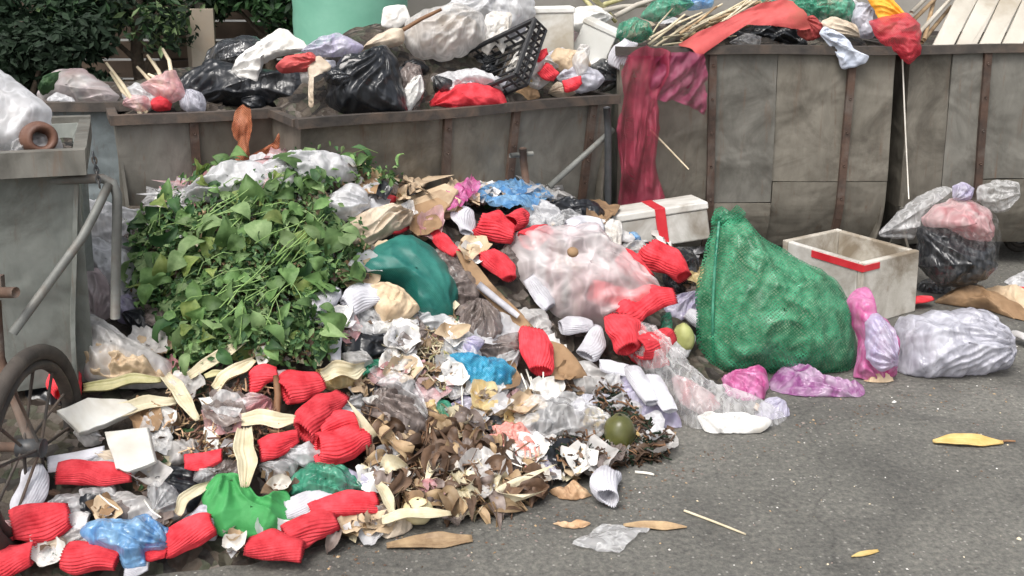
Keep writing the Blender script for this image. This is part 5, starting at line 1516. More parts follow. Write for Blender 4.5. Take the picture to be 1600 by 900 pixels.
LM = [(60, 780, 'the spoked wheel'), (190, 850, 'the blue bag'), (400, 800, 'the green cloth'), (500, 760, 'the small green bag'), (510, 660, 'the pile of red sleeves'), (190, 650, 'the white foam tiles'), (340, 590, 'the cream husks'), (180, 560, 'the clear food bag'),
      (170, 420, 'the handle post'), (620, 640, 'the mauve film'), (655, 815, 'the pale onion'), (795, 690, 'the raffia tangle'), (750, 590, 'the blue netting'), (640, 440, 'the teal net bag'), (560, 480, 'the white net sleeves'), (690, 320, 'the tan papers'), (770, 400, 'the cardboard flap'),
      (900, 430, 'the pink film bag'), (880, 650, 'the clear film sheet'), (960, 700, 'the coconut'), (1000, 530, 'the twisted clear bag'), (1060, 430, 'the black translucent bag'), (1120, 600, 'the green sack'), (880, 330, 'the small black bag'), (420, 280, 'the white bags on the crown'), (650, 560, 'the chopped straw'), (740, 510, 'the white rod')]
def near(p): return min(LM, key=lambda q: (q[0] - p[0]) ** 2 + (q[1] - p[1]) ** 2)[2]

# ------------------------------------------------------------------ discarded greens
BIG = [leaf_mesh('leaf', .095, .085, .25, .9, M[m], .55, 8, 7, .12, k) for k, m in enumerate(('leaf_mid', 'leaf_light', 'leaf_mid', 'leaf_mid', 'leaf_yellow'))]
MED = [leaf_mesh('leaf', .085, .042, .35, 1.2, M[m], .7, 8, 5, .15, k + 9) for k, m in enumerate(('leaf_mid', 'leaf_dark', 'leaf_light', 'leaf_mid'))]
def in_poly(p, poly):
    x, y = p; c = False; n = len(poly)
    for i in range(n):
        x1, y1 = poly[i]; x2, y2 = poly[i - 1]
        if (y1 > y) != (y2 > y) and x < (x2 - x1) * (y - y1) / (y2 - y1) + x1: c = not c
    return c
GREENS = [(216, 430), (232, 360), (290, 318), (335, 282), (372, 270), (390, 310), (430, 300), (470, 262), (540, 262), (606, 270), (618, 296), (560, 296), (505, 300), (490, 340), (530, 352), (556, 400), (548, 446), (500, 466), (466, 486), (512, 520), (512, 556), (470, 574), (400, 560), (330, 566), (300, 584), (270, 540), (262, 500), (222, 462)]
BC = [(270, 370, 'feathery herb bunch at the left of the greens heap', 0.35), (360, 300, 'green bunch with a tall upright leaf against the white bag', 0.6), (320, 420, 'bunch of broad round leaves beside the cart handle', .8), (400, 380, 'bunch of broad leaves in the middle of the greens heap', .75),
      (480, 330, 'small-leaved bunch beside the white bag on the heap', .4), (540, 280, 'fine light green herbs at the crown of the heap', .2), (470, 420, 'bunch of glossy leaves reaching towards the teal net', .7), (300, 500, 'bunch of long stalks at the foot of the greens heap', .4),
      (400, 480, 'bunch of long thin green stalks across the greens heap', .35), (470, 530, 'dark herb bunch above the cream husks', .25), (330, 550, 'dark leafy bunch hanging over the cream husks', .4)]
cent = np.array([b[:2] for b in BC], float)
pts_g = []
while len(pts_g) < 330:
    p = (rng.uniform(210, 620), rng.uniform(255, 590))
    if in_poly(p, GREENS): pts_g.append(p)
pts_g = np.array(pts_g) + rng.normal(size=(len(pts_g), 2)) * 9; own = ((pts_g[:, None] - cent[None]) ** 2).sum(-1).argmin(1)
tiny = []
while len(tiny) < 5600:
    p = (rng.uniform(205, 625), rng.uniform(250, 595))
    if in_poly(p, GREENS): tiny.append(p)
tiny = np.array(tiny) + rng.normal(size=(len(tiny), 2)) * 12; ownt = ((tiny + rng.normal(size=tiny.shape) * 15)[:, None] - cent[None]); ownt = (ownt ** 2).sum(-1).argmin(1)
for k, (bx, by, lab, big) in enumerate(BC):
    base = cast1(bx, by)
    t = thing('greens_bunch', base); tag(t, lab, 'greens', 'discarded greens on the heap')
    P = cast(pts_g[own == k]) if (own == k).any() else np.zeros((0, 3))
    for p in P:
        hn = heap_normal(np.array(p[0]), np.array(p[1]))
        n = unit(hn + 0.35 * unit(CAM - p) + rng.normal(size=3) * 0.62)
        if rng.random() < big:
            me = BIG[rng.integers(5)]; s = rng.uniform(.4, 1.1)
        else:
            me = MED[rng.integers(4)]; s = rng.uniform(.6, 1.2)
        place_leaf('leaf', me, p + hn * rng.uniform(.0, .115), n, rng.uniform(0, 6.28), s, t)
    # stalks, mostly lying from lower left to upper right
    for j in range(6):
        o2 = np.array([bx, by]) + rng.normal(size=2) * np.array([40, 28])
        a2 = R(rng.normal(35, 22)) if k in (6, 7, 8, 2, 3) else rng.uniform(0, 3.14)
        L2 = rng.uniform(40, 95) if k in (7, 8) else rng.uniform(25, 60)
        d2 = np.array([math.cos(a2), -math.sin(a2)]) * L2
        if not (in_poly(o2 + d2 * .5, GREENS) and in_poly(o2 - d2 * .5, GREENS)): continue
        q = cast([o2 - d2 * .5, o2, o2 + d2 * .5]); hh = heap_normal(q[1][0:1], q[1][1:2])[0]
        q = q + hh * rng.uniform(.05, .10); q[1] += hh * .02
        v, f = tube(q, [.0017, .0015, .001], 5); obj('stalk', v, f, M['stem_green'], t)
    if k in (3, 6, 7, 8):
        for g_ in range(1):
            o2 = np.array([bx, by]) + rng.normal(size=2) * 22; a0 = R(rng.normal(36, 10))
            for j in range(7):
                a2 = a0 + rng.normal() * .2; L2 = rng.uniform(60, 125); d2 = np.array([math.cos(a2), -math.sin(a2)]) * L2
                c2 = o2 + np.array([math.sin(a0), math.cos(a0)]) * rng.uniform(-16, 16) + rng.normal(size=2) * 6
                if not (in_poly(c2 + d2 * .5, GREENS) and in_poly(c2 - d2 * .5, GREENS)): continue
                q = cast([c2 - d2 * .5, c2 - d2 * .2, c2 + d2 * .2, c2 + d2 * .5]); hh = heap_normal(q[1][0:1], q[1][1:2])[0]
                q = q + hh * rng.uniform(.075, .105); q[1] += hh * .012
                v, f = tube(q, [.0022, .0021, .0019, .0013], 5); obj('stalk', v, f, M['stem_green'], t)
    # small leaflets
    P = cast(tiny[ownt == k]); V = []; F = []; mi = []
    for p in P:
        hn = heap_normal(np.array(p[0]), np.array(p[1])); pos = p + hn * rng.uniform(.0, .085)
        a, b, n = orient(unit(hn + rng.normal(size=3) * .7), rng.uniform(0, 6.28)); s = rng.uniform(.006, .017); i0 = len(V)
        V += [pos - a * s, pos + b * s * .55 - a * s * .2 + n * s * .25, pos + b * s * .3 + a * s * .6, pos + a * s * 1.1 - n * s * .3, pos - b * s * .3 + a * s * .6, pos - b * s * .55 - a * s * .2 + n * s * .25]
        F += [(i0, i0 + 1, i0 + 2, i0 + 3), (i0, i0 + 3, i0 + 4, i0 + 5)]; m_ = int(rng.integers(4)); mi += [m_, m_]
    o = obj('leaflets', V, F, None, t, mats=[M['leaf_mid'], M['leaf_dark'], M['leaf_light'], M['leaf_dark']], mi=mi); tag(o, kind='stuff')

# ------------------------------------------------------------------ dry leaves, twigs
DRY = [leaf_mesh('dry_leaf', .11, .05, .5, 1.6 + .5 * k, M[m], .7, 9, 7, .35, k + 20) for k, m in enumerate(('dry_a', 'dry_c', 'dry_b', 'dry_a', 'dry_a', 'dry_c', 'husk'))]
DZ = [(566, 650), (640, 690), (720, 640), (760, 690), (840, 730), (850, 780), (800, 805), (740, 815), (640, 800), (585, 770), (560, 700)]
k = 0
while k < 165:
    p = (rng.uniform(555, 860), rng.uniform(640, 818))
    if not in_poly(p, DZ): continue
    k += 1
    q = cast1(*p); hn = heap_normal(np.array(q[0]), np.array(q[1]))
    mi_ = int(rng.choice(7, p=[.21, .14, .19, .14, .12, .08, .12])); s = rng.uniform(.5, 1.15)
    o = place_leaf('dry_leaf', DRY[mi_], q + hn * rng.uniform(.015, .05) + UP * .01, unit(hn + .3 * unit(CAM - q) + rng.normal(size=3) * .5), rng.uniform(0, 6.28), s)
    kind_ = ['curled dark brown', 'grey-brown', 'pale tan', 'rolled dark brown', 'tightly rolled dark brown', 'shrivelled grey-brown', 'cream papery'][mi_]
    tag(o, kind_ + ' dry leaf in the litter near ' + near(p), 'dry leaf', 'dry leaves in the litter')
for p, m_, s, lab in [((748, 648), 2, 1.0, 'tan dry leaf beside the mottled green plastic'), ((790, 760), 2, .8, 'tan dry leaf near the raffia tangle'), ((1000, 725), 0, .8, 'brown dry leaf behind the coconut'), ((1030, 712), 3, .8, 'brown curled leaf at the asphalt edge beside the stalks'),
                      ((900, 735), 0, .7, 'brown dry leaf under the clear film sheet'), ((700, 590), 2, .7, 'tan dry leaf next to the blue netting'), ((660, 545), 2, .8, 'tan dry leaf in the pale straw'), ((520, 850), 1, .7, 'grey leaf between the two outermost red sleeves')]:
    q = cast1(*p); hn = heap_normal(np.array(q[0]), np.array(q[1]))
    tag(place_leaf('dry_leaf', DRY[m_], q + hn * .035, unit(hn + .5 * unit(CAM - q)), rng.uniform(0, 6), s), lab, 'dry leaf', 'dry leaves on the heap')
def fibre(name, label, poly, count, mats, L, r, lift, cat, ang=None, Y=None):
    V = []; F = []; mi = []; n = 0; xs = [p[0] for p in poly]; ys = [p[1] for p in poly]
    while n < count:
        p = (rng.uniform(min(xs), max(xs)), rng.uniform(min(ys), max(ys)))
        if not in_poly(p, poly): continue
        q = cast1(*p); hn = heap_normal(np.array(q[0]), np.array(q[1]))
        a, b, c = orient(unit(hn + rng.normal(size=3) * .3), rng.uniform(0, 6.28))
        l = L * rng.uniform(.4, 1.2); o0 = q + hn * rng.uniform(0, lift)
        v, f = tube([o0 - a * l / 2, o0 + c * l * .12 * rng.normal(), o0 + a * l / 2 + b * l * .15 * rng.normal()], r * rng.uniform(.6, 1.3), 4)
        v[:, 2] = np.maximum(v[:, 2], .002)
        k0 = len(V); V += list(v); F += [tuple(i + k0 for i in g) for g in f]; mi += [int(rng.integers(len(mats)))] * len(f); n += 1
    o = obj(name, V, F, None, mats=mats, mi=mi); tag(o, label, cat, kind='stuff')
fibre('dark_stalks', 'wet dark rotting stalks behind the coconut', [(900, 690), (930, 610), (960, 604), (1000, 660), (1050, 700), (1040, 725), (985, 730), (940, 742), (870, 744), (850, 700)], 1500, [M['dry_a'], M['stick_brown'], M['leaf_deep'], M['dry_a']], .042, .0032, .045, 'stalks')
fibre('straw', 'pale chopped straw and fibres above the mauve film', [(600, 530), (650, 515), (705, 540), (700, 590), (690, 620), (640, 600), (600, 570)], 420, [M['stick'], M['husk'], M['husk_green'], M['dry_b']], .055, .0022, .04, 'straw')
fibre('twig_litter', 'thin brown twigs mixed into the dry leaf litter', DZ, 500, [M['stick_brown'], M['dry_b'], M['stick'], M['dry_a']], .07, .0018, .05, 'twigs')
fibre('root_scraps', 'brown root and onion-skin scraps between husks and foam tiles', [(260, 610), (420, 600), (440, 690), (380, 720), (290, 720), (250, 660)], 350, [M['peel'], M['dry_a'], M['dry_b'], M['clay']], .035, .003, .04, 'scraps')

# ------------------------------------------------------------------ loose scraps
HEAP = [(0, 880), (60, 700), (120, 620), (200, 500), (220, 330), (300, 300), (450, 250), (560, 250), (640, 290), (720, 290), (860, 310), (950, 350), (1090, 400), (1090, 560), (1200, 640), (1060, 680), (1040, 710), (960, 730), (860, 770), (700, 815), (590, 830), (480, 870), (300, 880)]
def heap_film():
    g4 = np.random.default_rng(31); ks = [('film_clear', 'clear film wad'), ('film_milky', 'milky film wad'), ('film_white', 'white film wad'), ('film_grey', 'grey film wad'), ('film_brown', 'brownish film wad'), ('cloth_beige', 'beige rag wad'), ('film_lavender', 'lilac film wad')]
    n = tries = 0
    while n < 46 and tries < 9000:
        tries += 1
        p = (g4.uniform(30, 1150), g4.uniform(320, 850))
        if not in_poly(p, HEAP) or in_poly(p, GREENS) or any((p[0] - a) ** 2 + (p[1] - b) ** 2 < (r * .62) ** 2 for a, b, r in KEEP): continue
        if in_poly(p, DZ) and g4.random() < .8: continue
        n += 1; r0 = g4.uniform(20, 40); m, lab = ks[g4.choice(7, p=[.27, .22, .18, .1, .11, .06, .06])]
        th = np.linspace(0, 6.28, 8)[:-1] + g4.random()
        pts = [(p[0] + math.cos(t) * r0 * g4.uniform(.6, 1.4), p[1] + .75 * math.sin(t) * r0 * g4.uniform(.6, 1.3)) for t in th]
        bag('film_wad' if 'film' in m else 'rag', lab + ' squeezed in near ' + near(p), 'film' if 'film' in m else 'cloth', pts, m, T=.028, wr=.3, wf=15, lift=.006, nr=18, nth=64, group='film wads squeezed into the heap', edge=.1)
heap_film()
def scraps():
    # medium individual scraps
    kinds = [('film_white', 'crumpled white film scrap near', 'film_scrap', 'film'), ('film_clear', 'crumpled clear film scrap near', 'film_scrap', 'film'), ('paper_tan', 'crumpled tan paper scrap near', 'paper_scrap', 'paper'),
             ('paper_white', 'torn dirty white paper scrap near', 'paper_scrap', 'paper'), ('film_brown', 'dull brown film scrap near', 'film_scrap', 'film'), ('cardboard', 'torn brown cardboard scrap near', 'cardboard_scrap', 'cardboard'),
             ('film_pink', 'pale pink film scrap near', 'film_scrap', 'film'), ('film_black', 'shiny black film scrap near', 'film_scrap', 'film'), ('film_milky', 'milky film scrap near', 'film_scrap', 'film'), ('film_yellow', 'yellowish film scrap near', 'film_scrap', 'film')]
    pr = [.17, .16, .09, .12, .09, .08, .07, .07, .12, .03]
    n = 0; tries = 0
    while n < 210 and tries < 20000:
        tries += 1
        p = (rng.uniform(0, 1200), rng.uniform(250, 880))
        if not in_poly(p, HEAP) or in_poly(p, GREENS) or in_keep(p) or (in_poly(p, DZ) and rng.random() < .65): continue
        n += 1
        m, lab, nm, ct = kinds[rng.choice(len(kinds), p=pr)]
        r0 = rng.uniform(14, 36); lab = lab + ' ' + near(p); th = np.linspace(0, 6.28, 7)[:-1] + rng.random()
        pts = [(p[0] + math.cos(t) * r0 * rng.uniform(.6, 1.3), p[1] + .75 * math.sin(t) * r0 * rng.uniform(.6, 1.3)) for t in th]
        sheet(nm, lab, ct, pts, m, amp=.016, wf=22, lift=rng.uniform(.0, .03), nr=7, nth=24, group='loose scraps in the heap', curl=.03, edge=.12)
    # countless small bits
    V = []; F = []; mi = []
    mats = [M['dry_b'], M['dry_c'], M['dry_b'], M['husk'], M['dry_a'], M['film_white'], M['film_brown'], M['dry_a'], M['leaf_dark'], M['peel'], M['dry_a']]
    P = []
    while len(P) < 2600:
        p = (rng.uniform(0, 1250), rng.uniform(250, 885))
        if in_poly(p, HEAP) and not in_keep(p) and not in_poly(p, DZ): P.append(p)
    for q in cast(P):
        hn = heap_normal(np.array(q[0]), np.array(q[1])); a, b, c = orient(unit(hn + rng.normal(size=3) * .55), rng.uniform(0, 6.28))
        s = rng.uniform(.005, .017); o0 = q + hn * rng.uniform(.0, .03); i0 = len(V); k = rng.uniform(.5, 1)
        V += [o0 - a * s - b * s * k, o0 + a * s * .9 - b * s * k * .8 + c * s * .4, o0 + a * s * 1.1 + b * s * k, o0 - a * s * .8 + b * s * k * 1.1 + c * s * .5]
        F += [(i0, i0 + 1, i0 + 2), (i0, i0 + 2, i0 + 3)]; m_ = int(rng.integers(len(mats))); mi += [m_, m_]
    V = np.array(V); V[:, 2] = np.maximum(V[:, 2], .003)
    tag(obj('small_scraps', V, F, None, mats=mats, mi=mi, smooth=False), 'countless small scraps scattered over the heap', 'scraps', kind='stuff')
    # grit on the asphalt
    V = []; F = []; mi = []
    mats = [M['paper_white'], M['dry_b'], M['stick'], M['dry_c'], M['dry_a'], M['bin_grey']]
    for k in range(1500):
        x = rng.uniform(-1.2, 2.8); y = rng.uniform(1.9, 4.8)
        if hz(np.array(x), np.array(y)) > 0.02: continue
        s = rng.uniform(.0012, .0045) * (1.0 if rng.random() < .93 else 2.4); q = np.array([x, y, .001]); i0 = len(V)
        an = rng.uniform(0, 6.28); a = np.array([math.cos(an), math.sin(an), 0]); b = np.array([-a[1], a[0], 0]); kk = rng.uniform(.4, 1)
        V += [q - a * s, q + b * s * kk, q + a * s, q - b * s * kk, q + UP * s * .7]
        F += [(i0, i0 + 1, i0 + 4), (i0 + 1, i0 + 2, i0 + 4), (i0 + 2, i0 + 3, i0 + 4), (i0 + 3, i0, i0 + 4)]; mi += [int(rng.integers(6))] * 4
    FT = np.array([(480, 885), (590, 850), (720, 835), (860, 800), (990, 765), (1060, 722), (1220, 680), (1340, 640), (1430, 612), (1600, 604)], float)
    for k in range(520):
        u_ = rng.uniform(0, len(FT) - 1.001); i_ = int(u_); pp = FT[i_] * (1 - u_ + i_) + FT[i_ + 1] * (u_ - i_) + np.array([rng.normal() * 12, abs(rng.normal()) * 26 - 6])
        q = at_z(pp, .001)[0]; s = rng.uniform(.0015, .007); i0 = len(V)
        an = rng.uniform(0, 6.28); a = np.array([math.cos(an), math.sin(an), 0]); b = np.array([-a[1], a[0], 0]); kk = rng.uniform(.15, .9)
        V += [q - a * s, q + b * s * kk, q + a * s, q - b * s * kk, q + UP * s * .5]
        F += [(i0, i0 + 1, i0 + 4), (i0 + 1, i0 + 2, i0 + 4), (i0 + 2, i0 + 3, i0 + 4), (i0 + 3, i0, i0 + 4)]; mi += [int(rng.choice([1, 3, 3, 4, 4, 5]))] * 4
    F = [tuple(reversed(f)) for f in F]
    tag(obj('grit', V, F, None, mats=mats, mi=mi, smooth=False), 'pale grit and tiny litter on the asphalt', 'grit', kind='stuff')
scraps()

# ------------------------------------------------------------------ rubbish on the bins
def bb(b, back, name, label, cat, pts, mat, T=.08, **kw):
    c = np.mean(np.asarray(pts, float), 0)
    kw.setdefault('tilt', 20); kw.setdefault('lift', 0)
    return bag(name, label, cat, pts, mat, T=T, anchor=on_bin(b, c[0], c[1], back), **kw)
# near cart
def cart_anchor(px, py, back): return on_bin(cart, px, py, back)
bag('plastic_bag', 'white creased plastic bag piled on the near cart', 'bag', [(-40, 100), (0, 108), (26, 128), (58, 148), (80, 172), (76, 226), (56, 242), (10, 246), (-40, 246)], 'film_white', T=.10, tilt=15, anchor=cart_anchor(15, 180, .2), wr=.2, wf=9, lift=0, stretch=(70, 3))
bag('plastic_bag', 'clear crinkled film at the rim of the near cart', 'film', [(20, 222), (60, 205), (92, 210), (98, 236), (60, 246), (20, 246)], 'film_clear', T=.05, tilt=20, anchor=cart_anchor(60, 226, .1), wr=.25, wf=16, lift=0)
def roll():
    c = cart_anchor(62, 216, .06); k = mpp(c); a = unit(np.array([.62, -.76, .12])); u = unit(np.cross(a, UP)); v = np.cross(u, a)
    prof = [(3, -46), (16, -42), (24, -30), (27, -8), (24, 14), (20, 20), (15, 18), (12, 4), (3, -36)]
    V = []; n = 28
    for (r_, h_) in prof:
        for i in range(n):
            t_ = 2 * math.pi * i / n; V.append(c + (u * math.cos(t_) + v * math.sin(t_)) * r_ * k + a * h_ * k)
    tag(obj('clay_pot', V, [tuple(reversed(q)) for q in grid_faces(len(prof), n, True, True)], M['clay']), 'brown clay pot lying on its side on the near cart rim', 'pot')
roll()
# bin C
bb(binC, .18, 'net_bag', 'netted bundle with pink and pale rubbish on the blue-grey bin', 'bag', [(58, 150), (70, 122), (98, 108), (130, 108), (160, 128), (186, 150), (176, 162), (110, 164), (66, 162)], 'film_pinkwhite', T=.1, wr=.16, wf=10)
bb(binC, .17, 'greens_scrap', 'wilted greens inside the netted bundle', 'greens', [(66, 146), (76, 122), (100, 112), (106, 130), (96, 150), (72, 154)], 'leaf_dark', T=.1, wr=.3, wf=18)
bb(binC, .08, 'film_wad', 'pale blue film at the foot of the netted bundle', 'film', [(74, 156), (90, 144), (112, 152), (120, 164), (80, 164)], 'film_white', T=.04, wr=.3, wf=16)
def twigs(group, lst, b, back, mat='stick', w=7):
    for lab, a, c in lst:
        p = on_bin(b, *a, back); q = on_bin(b, *c, back + .08); r = w * .5 * mpp(p)
        mid = (p + q) / 2 + rng.normal(size=3) * .012
        v, f = tube([p, mid, q], [r, r * .9, r * .6], 7); tag(obj('twig', v, f, M[mat]), lab, 'twig', group)
twigs('pale twigs on the bins', [('pale bent twig leaning left on the bin rim, outer one', (220, 178), (166, 98)), ('pale bent twig leaning left on the bin rim, inner one', (230, 176), (172, 112)),
      ('pale twig in the fan beside the black bag, lowest', (258, 150), (214, 104)), ('pale twig in the fan beside the black bag, thick one', (262, 148), (230, 86)), ('pale twig in the fan beside the black bag, middle', (268, 148), (240, 96)),
      ('pale twig in the fan beside the black bag, upright thin one', (272, 140), (254, 76)), ('pale twig in the fan beside the black bag, short one', (256, 140), (232, 116))], binB, .1)
bb(binB, .1, 'cloth_bundle', 'small red bundle between twigs and black bag', 'cloth', [(234, 166), (240, 154), (256, 150), (268, 158), (266, 172), (244, 174)], 'foam_red', T=.04, wr=.2, wf=14)
bb(binB, .12, 'film_wad', 'dirty pink film under the leaning twigs', 'film', [(192, 164), (204, 148), (228, 150), (238, 166), (220, 176)], 'film_pink', T=.04, wr=.3, wf=16)
# black bags on B/A
bb(binB, .22, 'plastic_bag', 'wide glossy black bag slumped over the bin with orange net', 'bag', [(268, 166), (274, 128), (300, 110), (330, 92), (380, 104), (440, 112), (500, 106), (514, 140), (508, 172), (400, 172), (320, 172)], 'film_black', T=.13, wr=.14, wf=8, nr=30, nth=110)
bb(binB, .42, 'plastic_bag', 'dull olive-black bag behind the wide black bag', 'bag', [(318, 110), (326, 80), (350, 62), (400, 56), (420, 80), (400, 110)], 'film_smoke', T=.1, wr=.16, wf=9)
bb(binB, .12, 'cloth_bundle', 'white rag thrown over the wide black bag', 'cloth', [(358, 116), (376, 86), (404, 66), (440, 44), (462, 56), (486, 78), (440, 88), (412, 100), (402, 128), (380, 124)], 'cloth_white', T=.05, wr=.25, wf=13, tilt=30)
bb(binA, .35, 'film_wad', 'pale lilac film behind the rag', 'film', [(470, 80), (500, 58), (530, 52), (568, 72), (556, 86), (500, 90)], 'film_lavender', T=.05, wr=.25, wf=13)
bb(binA, .25, 'cloth_bundle', 'red and brown cloth under the white rag', 'cloth', [(430, 104), (446, 88), (486, 82), (500, 96), (480, 112), (440, 114)], 'cloth_red', T=.05, wr=.25, wf=15)
bb(binA, .18, 'cloth_bundle', 'cream rag strip hanging between the black bags', 'cloth', [(480, 96), (500, 88), (518, 104), (510, 114), (492, 112), (490, 164), (482, 164), (482, 120)], 'cloth_beige', T=.015, wr=.2, wf=16)
bb(binA, .14, 'plastic_bag', 'plump black bag with pinched top on the long bin', 'bag', [(510, 158), (514, 116), (540, 88), (576, 78), (602, 70), (622, 96), (632, 140), (634, 178), (580, 186), (530, 184)], 'film_black', T=.13, wr=.14, wf=8, knot=(604, 74), nf=18, nr=30, nth=100)
bb(binA, .12, 'film_wad', 'grey torn film beside the plump black bag', 'film', [(622, 120), (636, 98), (656, 104), (664, 140), (650, 176), (634, 178)], 'film_brown', T=.04, wr=.25, wf=14)
bb(binA, .08, 'cloth_bundle', 'cream cloth scrap beside the crate edge', 'cloth', [(628, 150), (640, 126), (658, 116), (662, 144), (640, 176), (628, 176)], 'cloth_white', T=.03, wr=.3, wf=16)
bb(binA, .3, 'cloth_bundle', 'tan cloth bundle above the plump black bag', 'cloth', [(566, 76), (584, 58), (612, 44), (632, 46), (630, 68), (600, 78)], 'cloth_beige', T=.05, wr=.22, wf=13)
bb(binA, .45, 'paper_wad', 'white paper sheet standing behind the clear bag', 'paper', [(596, 40), (600, 12), (632, 8), (640, 30), (620, 44)], 'paper_white', T=.015, wr=.1, wf=12)
bb(binA, .25, 'plastic_bag', 'large clear grey bag on top of the long bin', 'bag', [(628, 64), (634, 36), (660, 16), (710, 6), (752, 20), (760, 56), (730, 84), (690, 96), (648, 88)], 'film_milky', T=.11, wr=.18, wf=9, nr=28, nth=96)
bb(binA, .26, 'food_scraps', 'pale green scraps inside the large clear grey bag', 'food scraps', [(640, 60), (650, 36), (690, 22), (740, 30), (744, 54), (700, 84), (660, 80)], 'paper_tan', T=.07, wr=.25, wf=16)
bb(binA, .38, 'plastic_bag', 'dirty white bag beyond the clear grey bag', 'bag', [(690, 20), (720, -12), (790, -20), (832, -6), (836, 26), (800, 50), (750, 40)], 'film_white', T=.09, wr=.2, wf=10)
bb(binA, .2, 'paper_wad', 'crumpled printed white paper hanging on the crate', 'paper', [(752, 76), (758, 28), (770, 18), (800, 22), (794, 60), (786, 84), (774, 70), (762, 86)], 'paper_white', T=.02, wr=.25, wf=20)
stick('dark branch lying over the clear grey bag', (630, 50), (690, 18), 7, 'stick_brown', Y=4.3, lift=0, name='branch', cat='branch')
def crate():
    c = on_bin(binA, 745, 110, .16); n = unit(np.array([-.55, -.62, .56]))
    quad = to_plane([(650, 182), (700, 96), (836, 30), (806, 116)], c, n)
    t = thing('plastic_crate', quad[:, :].mean(0) - UP * .1); tag(t, 'black lattice plastic crate tipped on its side on the long bin', 'crate')
    p00, p01, p11, p10 = quad
    def P(u_, v_): return p00 * (1 - u_) * (1 - v_) + p10 * u_ * (1 - v_) + p01 * (1 - u_) * v_ + p11 * u_ * v_
    dn = -n * .09
    for i in range(9):
        v, f = tube([P(i / 8, 0) + dn, P(i / 8, 1) + dn], .005, 4); obj('slat', v, f, M['crate_black'], t, smooth=False)
    for i in range(8):
        v, f = tube([P(0, i / 7) + dn + n * .004, P(1, i / 7) + dn + n * .004], .005, 4); obj('slat', v, f, M['crate_black'], t, smooth=False)
    for a, b in ((p00, p10), (p10, p11), (p11, p01), (p01, p00)):
        v, f = tube([a, b], .012, 6); obj('rim', v, f, M['crate_black'], t, smooth=False)
        v, f = tube([a + dn * .5, b + dn * .5], .006, 5); obj('side_rail', v, f, M['crate_black'], t, smooth=False)
        v, f = tube([a + dn, b + dn], .008, 5); obj('base_rail', v, f, M['crate_black'], t, smooth=False)
        for s in np.linspace(0, .92, 9):
            q = a * (1 - s) + b * s
            v, f = tube([q, q + dn], .006, 5); obj('upright', v, f, M['crate_black'], t, smooth=False)
crate()
bb(binA, .10, 'plastic_sack', 'bulging red woven sack under the tipped crate', 'sack', [(656, 180), (672, 150), (700, 134), (750, 132), (784, 142), (792, 166), (760, 178), (700, 182)], 'foam_red', T=.09, wr=.2, wf=10, tilt=30, knot=(664, 176), nf=19)
bb(binA, .12, 'film_wad', 'white film covering the top of the red woven sack', 'film', [(690, 140), (704, 118), (740, 112), (782, 126), (786, 142), (740, 138), (712, 144)], 'film_white', T=.08, wr=.18, wf=13, tilt=40)
for lab, pts, m, T in [('cream rag left of the foam box on the long bin', [(790, 112), (806, 84), (832, 74), (852, 84), (846, 110), (820, 124)], 'cloth_white', .05),
                       ('white crumpled bag behind the red sleeves on the long bin', [(806, 128), (824, 108), (856, 104), (862, 124), (840, 140)], 'film_white', .04),
                       ('yellow film below the white bag on the long bin', [(816, 130), (834, 116), (850, 122), (838, 136), (820, 138)], 'film_yellow', .03),
                       ('brown leather scrap by the rim of the long bin', [(796, 150), (810, 136), (836, 134), (844, 152), (820, 160)], 'cardboard', .03),
                       ('clear film in front of the second foam box', [(894, 96), (906, 70), (922, 74), (918, 110), (904, 122)], 'film_milky', .04),
                       ('beige rag at the rim of the long bin by the red sleeves', [(856, 146), (870, 128), (890, 134), (900, 146), (880, 154)], 'cloth_beige', .03)]:
    bb(binA, .1, 'cloth_bundle' if 'cloth' in m else 'film_wad', lab, 'cloth' if 'cloth' in m else 'film', pts, m, T=T, wr=.28, wf=15, tilt=30)
bb(binA, .2, 'plastic_bag', 'dark green-black bag at the end of the long bin', 'bag', [(908, 136), (914, 108), (940, 92), (964, 98), (970, 128), (950, 144), (920, 146)], 'film_smoke', T=.07, wr=.2, wf=12)
for lab, a, b, wd in [('red foam sleeve on the long bin rim beside the yellow film', (848, 104), (868, 122), 26), ('red foam sleeve on the long bin rim nearest the foam boxes', (880, 134), (908, 128), 22), ('small red foam sleeve in front of the first foam box', (838, 88), (856, 82), 18)]:
    Yv = on_bin(binA, a[0], a[1], .05)[1]; sleeve(lab, a, b, wd, 'foam_red', Y=Yv, group=RG)
def small_box(lab, c2, w, h, d, yaw, roll_, back, m='styro'):
    c = on_bin(binA, *c2, back); k = mpp(c)
    ax = unit(np.array([math.cos(yaw), math.sin(yaw), math.sin(roll_)])); ay = unit(np.cross(UP, ax)); az = np.cross(ax, ay)
    t = thing('foam_box', c - az * h * k / 2); tag(t, lab, 'box', 'foam boxes on the long bin')
    v, f = frame_box(c + ay * d / 2 - az * h * k * .06, ax, ay, az, w * k, d, h * k * .86, .006); obj('box_body', v, f, M[m], t, smooth=False)
    v, f = frame_box(c + ay * d / 2 + az * h * k * .42, ax, ay, az, w * k + .012, d + .012, h * k * .11, .005); obj('lid', v, f, M[m], t, smooth=False)
small_box('upright grey-white foam box on the long bin', (862, 50), 70, 80, .18, .05, 0.02, .3)
small_box('tilted grey-white foam box leaning at the end of the long bin', (926, 72), 56, 74, .16, -.25, -.45, .26)
